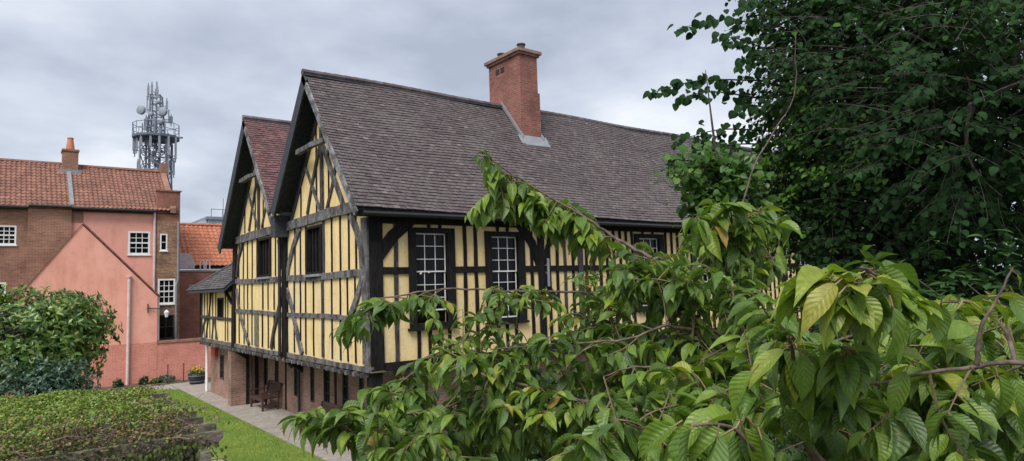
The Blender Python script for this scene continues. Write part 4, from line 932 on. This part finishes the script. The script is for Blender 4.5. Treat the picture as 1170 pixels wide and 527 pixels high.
NT = 8200; pick = rng.choice(len(ell), NT, p=vol)
for k in pick:
    (c, r) = ell[k]; cw = at(*c); u = unit(rv()); p = cw+u*r*random.uniform(.35, 1.0)**.6
    q = unit(u*np.array((1, 1, .35))+np.array((0, 0, -.15))+rv(.25)); L_ = random.uniform(.35, .7)
    if (p-CAM)@CF < 3.4: continue
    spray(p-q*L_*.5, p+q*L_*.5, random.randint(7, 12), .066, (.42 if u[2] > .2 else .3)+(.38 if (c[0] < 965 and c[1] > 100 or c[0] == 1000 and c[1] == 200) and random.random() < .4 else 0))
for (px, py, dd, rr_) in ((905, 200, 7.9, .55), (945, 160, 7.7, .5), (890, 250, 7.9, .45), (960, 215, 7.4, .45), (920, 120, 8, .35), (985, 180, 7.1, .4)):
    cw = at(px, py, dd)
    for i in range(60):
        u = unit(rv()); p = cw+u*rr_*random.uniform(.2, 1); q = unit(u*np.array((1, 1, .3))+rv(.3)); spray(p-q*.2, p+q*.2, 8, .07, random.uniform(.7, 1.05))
# outer sprays against the sky
for (a, b_, c, n) in (((870, 92), (800, 92), (745, 106), 15), ((865, 112), (815, 105), (775, 112), 11), ((880, 35), (835, 22), (776, 32), 13), ((872, 55), (845, 45), (822, 42), 7), ((880, 150), (825, 148), (775, 160), 13), ((885, 165), (840, 165), (800, 172), 9), ((875, 185), (850, 185), (838, 190), 6), ((890, 75), (862, 62), (842, 72), 8), ((890, 10), (865, -5), (850, 8), 6), ((885, 125), (855, 120), (842, 128), 7)):
    A_, B2, C2 = at(*a, 8.2), at(*b_, 7.7), at(*c, 7.3); q = smoothline([A_, B2, C2], 6); tw.tube(q, list(np.linspace(.012, .003, len(q))), 4, cap=False)
    k = NA[np.argmin(np.sum((NA-A_)**2, 1))]; tw.tube(bez(k, A_, 0, 5, .03), [.02, .018, .016, .014, .012], 4, cap=False)
    d = unit(C2-A_); side = unit(np.cross(d, (0, 0, 1.)))
    for i in range(n*4):
        p = q[min(len(q)-1, int(len(q)*(i+1)/(n*4)))]+rv(.055)*(1.3-.8*i/(n*4)); s_ = 1 if i % 2 else -1
        LL.add(p, side*s_*.5+d*.5+np.array((0, 0, -random.uniform(.2, 1.3)))+rv(.15), d*-.2+np.array((-.5, -.7, .7))+rv(.3), .10*random.uniform(.7, 1.1), random.gauss(.35, .12))
obj('branches', mb, M['bark'], lime); obj('twigs', tw, M['bark'], lime)
HT = [leaf_template(4, 2, heart(.46), .12, .18), leaf_template(4, 2, heart(.42), .3, .3), leaf_template(4, 2, heart(.46), .05, .45)]
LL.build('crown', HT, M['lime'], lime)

# young bright tree between the lime and the roof
yb = at(822, 300, 7.2); yb[2] = 0
yt = thing('young_tree', 'slender young tree with bright green leaves in front of the tiled roof', 'tree', tuple(yb))
mb = MB(); top = at(806, 80, 7.0); tq = smoothline([yb, at(835, 400, 7.2), at(828, 250, 7.1), at(816, 160, 7.0), top], 5); mb.tube(tq, list(np.linspace(.045, .004, len(tq))), 6)
tr2 = MB(); LL2 = Leaves()
sp = [(770, 205), (778, 180), (790, 200), (800, 180), (760, 190), (815, 190), (830, 200), (845, 215), (850, 190), (865, 205), (800, 225), (820, 225), (785, 230), (805, 245), (835, 240), (855, 235), (870, 225), (825, 175), (842, 180), (880, 240), (768, 195), (795, 215), (850, 255), (870, 190), (830, 260), (815, 255)]
for (px, py) in sp*3+[(a+random.gauss(0, 14), b_+random.gauss(0, 14)) for a, b_ in sp if a > 800]:
    dd = 7.1+random.uniform(-.5, .5); p = at(px+random.gauss(0, 5), py+random.gauss(0, 5), dd); k = tq[min(len(tq)-3, max(3, int(np.argmin([np.linalg.norm(p-z+np.array((0, 0, -.25))) for z in tq]))))]
    q = bez(k, p, .03, 6, .05); tr2.tube(q, list(np.linspace(.009, .003, 6)), 4, cap=False); d = unit(p-k)
    for i in range(24):
        t = random.uniform(.55, 1.08); c = q[min(5, int(t*5))]+rv(.055); LL2.add(c, rv(.7)+d*.5+np.array((0, 0, -.6)), np.array((-.3, -.5, .9))+rv(.35), .082*random.uniform(.7, 1.2), random.gauss(.55, .22))
obj('trunk', mb, M['bark'], yt, True); obj('twigs', tr2, M['bark'], yt); LL2.build('crown', [HT[0], leaf_template(4, 2, ovate(.36), .2, .25)], M['maple'], yt)

# ================================================================== CHERRY TREE
cb = at(1010, 620, 2.9); cb[2] = 0
chy = thing('cherry_tree', 'large-leaved cherry tree in the foreground with drooping boughs across the lower right', 'tree', tuple(cb))
fork = at(885, 430, 2.9); mb = MB(); tl = smoothline([cb, cb+np.array((.05, .03, 1.4)), at(990, 640, 2.9), at(930, 500, 2.9), fork], 5); mb.tube(tl, list(np.linspace(.11, .038, len(tl))), 10); obj('trunk', mb, M['cherrybark'], chy, True)
boughs = [
 ([(885, 430, 2.9), (857, 397, 2.9), (820, 351, 2.95), (765, 309, 3.0), (742, 293, 3.1), (702, 272, 3.2), (679, 255, 3.2), (645, 235, 3.25), (602, 210, 3.3), (575, 192, 3.3), (550, 172, 3.3)], .018, .0035),
 ([(885, 430, 2.9), (862, 400, 2.8), (845, 345, 2.75), (828, 305, 2.7), (838, 275, 2.7), (858, 200, 2.75), (882, 155, 2.8), (907, 110, 2.8), (909, 39, 2.8)], .011, .0015),
 ([(885, 430, 2.9), (850, 405, 2.8), (807, 384, 2.7), (761, 372, 2.6), (719, 387, 2.6), (640, 393, 2.7), (560, 398, 2.8)], .014, .003),
 ([(885, 430, 2.9), (855, 400, 3.0), (800, 372, 3.1), (735, 345, 3.2), (660, 334, 3.3), (590, 333, 3.35), (520, 330, 3.35), (455, 338, 3.3), (425, 345, 3.3), (390, 372, 3.3)], .013, .003),
 ([(885, 430, 2.9), (840, 430, 2.6), (790, 424, 2.4), (735, 418, 2.3), (690, 430, 2.25)], .011, .003),
 ([(900, 470, 2.7), (820, 480, 2.5), (740, 470, 2.5), (668, 470, 2.6), (600, 470, 2.7), (550, 478, 2.75), (500, 495, 2.8), (459, 511, 2.85)], .015, .003),
 ([(690, 465, 2.6), (640, 450, 2.7), (560, 430, 2.8), (495, 405, 3.0), (470, 430, 3.05), (424, 455, 3.1), (385, 478, 3.1), (358, 482, 3.1)], .011, .003),
 ([(600, 472, 2.7), (540, 455, 2.8), (500, 470, 2.9), (452, 475, 2.95), (418, 490, 3.0), (385, 500, 3.0)], .009, .003),
 ([(930, 500, 2.8), (980, 470, 2.2), (985, 410, 1.6), (990, 350, 1.35), (1000, 318, 1.25), (985, 306, 1.2)], .014, .004),
 ([(930, 500, 2.8), (935, 500, 2.0), (915, 450, 1.6), (905, 400, 1.45), (900, 385, 1.4)], .012, .004),
 ([(960, 540, 2.4), (930, 560, 1.7), (870, 520, 1.35), (835, 488, 1.3), (790, 487, 1.25)], .010, .003),
 ([(1180, 600, 2.0), (1200, 440, 1.6), (1160, 415, 1.5), (1110, 420, 1.5), (1050, 428, 1.5), (1000, 440, 1.5)], .011, .004),
 ([(1116, 418, 1.5), (1118, 398, 1.5), (1122, 372, 1.5), (1140, 340, 1.5), (1158, 306, 1.5)], .009, .0025),
 ([(1160, 415, 1.5), (1150, 380, 1.6), (1120, 350, 1.7), (1090, 345, 1.7), (1060, 348, 1.7)], .008, .003),
 ([(885, 430, 2.9), (930, 400, 3.0), (990, 380, 2.9), (1060, 370, 2.6), (1140, 380, 2.4)], .012, .004),
 ([(702, 272, 3.2), (760, 330, 3.0), (800, 300, 3.0), (850, 262, 2.9), (885, 240, 2.9)], .007, .003),
 ([(735, 345, 3.2), (700, 300, 3.3), (690, 268, 3.3)], .006, .003),
]
bn = []
for pts, r0, r1 in boughs:
    q = smoothline([at(*p) for p in pts], 5); n = len(q); q = [p+rv(.0025 if (p-CAM)@CF > 2.2 else .0008) for p in q]; mb = MB(); mb.tube(q, list(np.linspace(r0*.72, r1*.8, n)), 7); obj('bough', mb, M['cherrybark'], chy, True); bn += q
BN = np.array(bn)
hi, lo, tw, pe = Leaves(), Leaves(), MB(), MB()
def putleaf(p, a, n, sc, t):
    d = (p-CAM)@CF
    a = unit(a); q = p+a*sc*.13
    pe.tube([p, q], [.0016, .001], 3, cap=False)
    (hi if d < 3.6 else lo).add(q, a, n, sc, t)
def twig(tip, n, sc=.115, tmu=.42, base=None, spread=1., tlo=.35, sd=.14, droop=.52):
    tip = np.array(tip)
    if base is None:
        BN_ = np.array(bn); dd = np.sum((BN_-tip)**2, 1); dd = np.where(dd < .022, 9, dd); base = BN_[int(np.argmin(dd))]
    q = bez(base, tip, -.05, 7, .07); tw.tube(q, list(np.linspace(.0034, .0016, 7)), 4, cap=False); bn.extend(q[2:6:2])
    d = unit(tip-base); side = unit(np.cross(d, (0, 0, 1.))+1e-3)
    for i in range(n):
        t = tlo+(1-tlo)*i/max(1, n-1); x = t*6; k = min(5, int(x)); p = q[k]+(q[k+1]-q[k])*(x-k)
        ang = i*2.4+random.uniform(-.4, .4); s_ = 1 if i % 2 else -1
        a = side*s_*random.uniform(.25, 1.1)*spread+d*random.uniform(-.1, .9)+np.array((0, 0, -random.uniform(.15, 1.5)*droop))+rv(.12)
        nn = np.array((0, 0, 1.))*.8+side*s_*.35+d*.3+rv(.22)
        putleaf(p, a, nn, sc*random.uniform(.75, 1.15)*(1 if t < .95 else .7), random.gauss(tmu, sd))
def cluster(px, py, d, n, sc, tmu, sd=.12, elev=(-.9, .1), bias=None):
    c = at(px, py, d)
    for i in range(n):
        az = i*2.399+random.uniform(-.2, .2); e = random.uniform(*elev); h = CR*math.cos(az)+np.array((CF[0], CF[1], 0))*math.sin(az)*.8
        a = h*math.cos(e*1.2)+np.array((0, 0, math.sin(e*1.2)))
        if bias is not None: a = a+bias
        putleaf(c+rv(.008), a, np.array((0, 0, 1.))-h*.25*e+rv(.15), sc*random.uniform(.75, 1.15), random.gauss(tmu, sd))
def inside(x, y, poly):
    c = False; n = len(poly)
    for i in range(n):
        (x0, y0), (x1, y1) = poly[i], poly[(i+1) % n]
        if (y0 > y) != (y1 > y) and x < (x1-x0)*(y-y0)/(y1-y0)+x0: c = not c
    return c
def fill(poly, n, d, nl, sc, tmu, **kw):
    xs = [p[0] for p in poly]; ys = [p[1] for p in poly]; k = 0
    while k < n:
        x, y = random.uniform(min(xs), max(xs)), random.uniform(min(ys), max(ys))
        if not inside(x, y, poly): continue
        k += 1; dp = random.uniform(*d) if not callable(d) else d(x)
        twig(at(x, y, dp), nl+random.randint(-2, 2), sc, tmu+random.gauss(0, .07), **kw)
# arching bough: leaves all along it
for (x, y, n) in ((560, 192, 3), (575, 200, 4), (590, 212, 6), (603, 218, 7), (615, 222, 8), (628, 232, 8), (640, 238, 9), (655, 245, 9), (668, 254, 9), (680, 262, 8), (575, 225, 6), (560, 232, 6), (545, 238, 5), (600, 235, 8), (620, 245, 8), (645, 255, 8), (665, 268, 7), (695, 278, 7), (590, 228, 7), (610, 232, 7), (632, 246, 7)):
    twig(at(x, y, 3.3+random.uniform(-.12, .12)), n+4, .118, .60, sd=.18); twig(at(x+random.gauss(0, 6), y+8, 3.3+random.uniform(-.15, .15)), n, .10, .48, sd=.18)
cluster(552, 174, 3.3, 7, .035, .3, elev=(-.3, .9)); cluster(549, 180, 3.3, 5, .05, .35)
for (x, y) in ((562, 190), (566, 205), (570, 200)): twig(at(x, y, 3.3), 3, .10, .4)
# left bough (y = 340) with hanging clusters
for (x, y, n) in ((445, 345, 9), (430, 350, 8), (415, 362, 8), (400, 375, 7), (392, 385, 4), (460, 345, 8), (480, 340, 6), (500, 340, 5), (440, 360, 7), (405, 390, 5), (425, 368, 7), (385, 375, 3), (455, 352, 6)):
    twig(at(x, y, 3.25+random.uniform(-.15, .15)), n, .105, .36, sd=.16)
# lower left fringe
for (x, y, n) in ((345, 478, 8), (358, 478, 8), (372, 483, 8), (385, 490, 8), (400, 470, 8), (365, 495, 6), (335, 480, 5), (415, 465, 8), (430, 455, 8), (350, 488, 6), (420, 445, 6), (445, 440, 7), (395, 505, 7), (410, 500, 8), (425, 490, 8), (378, 478, 6)):
    twig(at(x, y, 3.05+random.uniform(-.15, .15)), n, .105, .42)
# main mass, thin towards the wall, denser below
fill([(470, 408), (530, 395), (600, 385), (700, 372), (790, 390), (850, 410), (850, 540), (395, 540), (410, 490), (440, 440)], 300, (2.5, 3.4), 10, .088, .44, sd=.2)
fill([(480, 345), (560, 330), (620, 325), (690, 300), (700, 380), (600, 395), (500, 405)], 60, (2.9, 3.5), 7, .068, .5, sd=.2)
fill([(690, 290), (730, 275), (790, 262), (850, 245), (900, 250), (890, 300), (850, 370), (820, 410), (700, 400)], 90, (2.6, 3.3), 9, .085, .44, sd=.2)
fill([(790, 245), (830, 228), (880, 232), (915, 250), (900, 262), (860, 275), (800, 275)], 16, (2.5, 2.9), 9, .10, .52)
fill([(800, 300), (860, 310), (880, 380), (800, 360)], 22, (2.3, 2.9), 8, .085, .45)
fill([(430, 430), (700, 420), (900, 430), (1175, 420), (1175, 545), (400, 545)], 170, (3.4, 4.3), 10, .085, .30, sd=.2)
fill([(700, 470), (860, 440), (870, 545), (600, 545)], 22, (1.8, 2.3), 8, .11, .45)
fill([(740, 420), (830, 420), (850, 470), (740, 480)], 12, (2.0, 2.4), 7, .11, .5)
fill([(705, 300), (790, 290), (800, 380), (715, 380)], 34, (2.6, 3.1), 9, .085, .5, sd=.2)
for (x, y) in ((352, 470), (366, 466), (380, 472), (394, 468), (340, 476), (372, 478), (388, 484)): twig(at(x, y, 3.0+random.uniform(-.1, .1)), 7, .10, .5)
# the big near leaves
up = np.array((0, 0, 1.))
def leaf2(p, q, d0, d1, t, nrm=None, wsc=1.):
    a = at(p[0], p[1], d0); b_ = at(q[0], q[1], d1); b_ = a+(b_-a)*random.uniform(.78, .98); L_ = np.linalg.norm(b_-a); L_ = min(L_, random.uniform(.09, .118))
    n = up-CF*random.uniform(-.3, .75)+CR*random.uniform(-.8, .8)+rv(.1) if nrm is None else nrm
    pe.tube([a-unit(b_-a)*.02, a+unit(b_-a)*.004], [.002, .0016], 4, cap=False); hi.add(a, b_-a, n, L_, min(t+.05+random.gauss(0, .05), .91))
cluster(985, 320, 1.34, 18, .088, .62, .16, elev=(-.7, .1)); cluster(950, 325, 1.3, 20, .098, .80, .07, elev=(-.55, .1), bias=-CR*.6); cluster(970, 330, 1.26, 22, .085, .66, .12, elev=(-.75, .05)); cluster(1030, 345, 1.4, 16, .085, .6, .14, elev=(-.7, .05)); cluster(965, 400, 1.4, 16, .09, .5, .16, elev=(-.8, .0)); cluster(975, 460, 1.5, 18, .09, .5, .16, elev=(-.8, .0))
cluster(1000, 330, 1.4, 18, .098, .56, .14, elev=(-.6, .05), bias=CR*.6)
C1 = [((975, 322), (915, 372), .90), ((965, 318), (878, 352), .88), ((955, 325), (895, 378), .93), ((985, 312), (925, 345), .84), ((960, 335), (900, 400), .80), ((978, 330), (968, 392), .66), ((945, 322), (855, 358), .78), ((1000, 318), (1040, 345), .75), ((1005, 325), (1055, 385), .78), ((1000, 332), (1030, 400), .68), ((1010, 345), (1075, 420), .72), ((985, 335), (945, 415), .55), ((1012, 322), (1028, 372), .6), ((940, 340), (880, 395), .74), ((990, 340), (1010, 395), .45), ((930, 330), (862, 372), .66), ((1000, 310), (1075, 345), .8), ((985, 308), (1000, 300), .4), ((990, 350), (955, 425), .4), ((1020, 350), (1045, 430), .5)]
for p, q, t in C1:
    d = random.uniform(1.18, 1.4); t = min(t, .9); leaf2(p, q, d, d+random.uniform(-.05, .04), t)
cluster(905, 395, 1.5, 20, .10, .55, .16, elev=(-.85, 0)); cluster(940, 415, 1.6, 18, .10, .5, .16, elev=(-.85, 0)); cluster(1065, 430, 1.6, 22, .10, .58, .16, elev=(-.75, .05)); cluster(1010, 435, 1.7, 18, .10, .5, .16, elev=(-.75, .05)); cluster(1125, 425, 1.6, 20, .10, .58, .16, elev=(-.75, .05)); cluster(1090, 350, 1.75, 10, .10, .6, .14, elev=(-.8, .1))
C2 = [((905, 395), (850, 465), .62), ((900, 392), (872, 440), .5), ((905, 398), (903, 478), .5), ((915, 385), (895, 438), .68), ((920, 400), (945, 475), .62), ((915, 405), (935, 500), .42), ((940, 405), (975, 520), .4), ((895, 400), (838, 440), .7), ((885, 398), (865, 470), .45), ((930, 410), (985, 460), .58), ((950, 420), (985, 500), .4), ((925, 430), (915, 520), .45), ((905, 420), (885, 500), .4), ((860, 425), (820, 475), .6)]
for p, q, t in C2: d = random.uniform(1.35, 1.6); leaf2(p, q, d, d+random.uniform(-.06, .05), t)
C3 = [((840, 490), (800, 560), .5), ((830, 495), (745, 545), .45), ((850, 490), (880, 560), .55), ((800, 488), (742, 530), .5), ((860, 485), (905, 540), .45), ((845, 498), (840, 580), .5), ((790, 490), (770, 560), .38), ((820, 497), (810, 580), .4), ((770, 487), (705, 530), .5), ((870, 500), (895, 580), .5), ((840, 480), (775, 475), .62), ((820, 470), (760, 500), .66)]
for p, q, t in C3: d = random.uniform(1.2, 1.4); leaf2(p, q, d, d+random.uniform(-.06, .03), t)
C4 = [((1035, 425), (1012, 475), .4), ((1045, 420), (1075, 480), .62), ((1060, 428), (1105, 490), .66), ((1075, 425), (1140, 485), .7), ((1085, 420), (1125, 490), .5), ((1000, 430), (1010, 490), .4), ((1020, 432), (1040, 500), .4), ((1100, 418), (1165, 450), .65), ((1115, 425), (1175, 470), .6), ((1130, 418), (1185, 445), .66), ((1030, 405), (1115, 412), .7), ((1050, 415), (1125, 440), .66), ((1140, 430), (1160, 500), .4), ((1060, 348), (1005, 372), .74), ((1085, 343), (1055, 345), .7), ((1100, 345), (1125, 338), .72), ((1075, 350), (1070, 400), .55), ((1095, 352), (1065, 400), .6), ((1120, 352), (1148, 372), .9), ((1130, 345), (1165, 355), .6), ((1140, 338), (1172, 335), .97), ((1060, 378), (1125, 385), .68), ((1050, 395), (1125, 395), .72), ((1160, 312), (1172, 322), 1.), ((1158, 335), (1180, 380), .6), ((1110, 372), (1060, 385), .6), ((1150, 390), (1182, 430), .5), ((1090, 395), (1145, 420), .62)]
for p, q, t in C4: d = random.uniform(1.4, 1.7); leaf2(p, q, d, d+random.uniform(-.08, .06), t)
fill([(850, 400), (1175, 350), (1175, 540), (850, 540)], 70, (1.7, 2.4), 9, .10, .45, sd=.18)
fill([(860, 440), (1175, 430), (1175, 540), (860, 540)], 24, (1.4, 1.8), 8, .10, .46, sd=.18)
fill([(1020, 345), (1175, 335), (1175, 420), (1020, 420)], 24, (1.8, 2.3), 8, .10, .55, sd=.18)
fill([(840, 330), (900, 330), (930, 390), (850, 400)], 10, (1.8, 2.3), 7, .10, .45)
cluster(995, 300, 1.3, 6, .045, .3, elev=(-.2, 1.)); cluster(888, 375, 1.45, 7, .04, .4, elev=(-.2, .9)); cluster(1000, 308, 1.28, 4, .07, .5)
obj('twigs', tw, M['twig'], chy); obj('petioles', pe, M['petiole'], chy)
pr = lambda wm: ovate(wm, tip=.30)
CT = [leaf_template(18, 4, pr(.215), .40, .28, .05, .010, .022), leaf_template(18, 4, pr(.24), .24, .16, .1, .016, .022), leaf_template(18, 4, pr(.225), .7, .38, .0, .010, .022), leaf_template(18, 4, pr(.21), .3, .5, .05, .018, .022), leaf_template(18, 4, pr(.24), 1.1, .25, .15, .014, .022)]
CT2 = [leaf_template(6, 2, pr(.22), .30, .30), leaf_template(6, 2, pr(.24), .15, .45)]
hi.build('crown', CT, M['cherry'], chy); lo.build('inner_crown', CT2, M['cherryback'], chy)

# ================================================================== LIGHT
wd = bpy.data.worlds.new('World'); S.world = wd; wd.use_nodes = True; nt = wd.node_tree; nt.nodes.clear()
out = nt.nodes.new('ShaderNodeOutputWorld'); bg = nt.nodes.new('ShaderNodeBackground'); bg.inputs[1].default_value = .102
SE, SA = math.radians(52), math.radians(215)     # elevation; compass direction the light comes from (x = cos, y = sin)
sky = nt.nodes.new('ShaderNodeTexSky'); sky.sky_type = 'NISHITA'; sky.sun_disc = False; sky.sun_elevation = SE; sky.sun_rotation = math.pi/2-SA; sky.air_density = 1.2; sky.dust_density = 2
tc = nt.nodes.new('ShaderNodeTexCoord'); sp_ = nt.nodes.new('ShaderNodeSeparateXYZ'); L(nt, tc.outputs['Generated'], sp_.inputs[0])
def MM(op, a, b_=None):
    n = nt.nodes.new('ShaderNodeMath'); n.operation = op
    for i, q in enumerate((a, b_)):
        if q is None: continue
        if hasattr(q, 'is_linked'): L(nt, q, n.inputs[i])
        else: n.inputs[i].default_value = q
    return n.outputs[0]
zz = MM('ADD', MM('MAXIMUM', sp_.outputs[2], 0.0), .22); cv = nt.nodes.new('ShaderNodeCombineXYZ')
L(nt, MM('DIVIDE', sp_.outputs[0], zz), cv.inputs[0]); L(nt, MM('DIVIDE', sp_.outputs[1], zz), cv.inputs[1])
n1 = noise(nt, cv.outputs[0], 1.15, 6, .52); c1 = ramp(nt, n1, [(.36, (2.85, 3.15, 3.85)), (.47, (3.85, 4.2, 4.9)), (.53, (4.45, 4.75, 5.4)), (.64, (5.9, 6.1, 6.5))])
col = mix(nt, .90, sky.outputs[0], c1); L(nt, col, bg.inputs[0]); L(nt, bg.outputs[0], out.inputs[0])
sd = bpy.data.lights.new('sun', 'SUN'); sd.energy = 2.3; sd.angle = math.radians(30); sd.color = (1, .96, .9); so = bpy.data.objects.new('sun', sd); COL.objects.link(so)
so.rotation_euler = Vector((math.cos(SA)*math.cos(SE), math.sin(SA)*math.cos(SE), math.sin(SE))).to_track_quat('Z', 'Y').to_euler()
S.view_settings.view_transform = 'Standard'; S.view_settings.look = 'None'; S.view_settings.gamma = 1; S.view_settings.exposure = 0.68
S.cycles.max_bounces = 6; S.cycles.transparent_max_bounces = 8
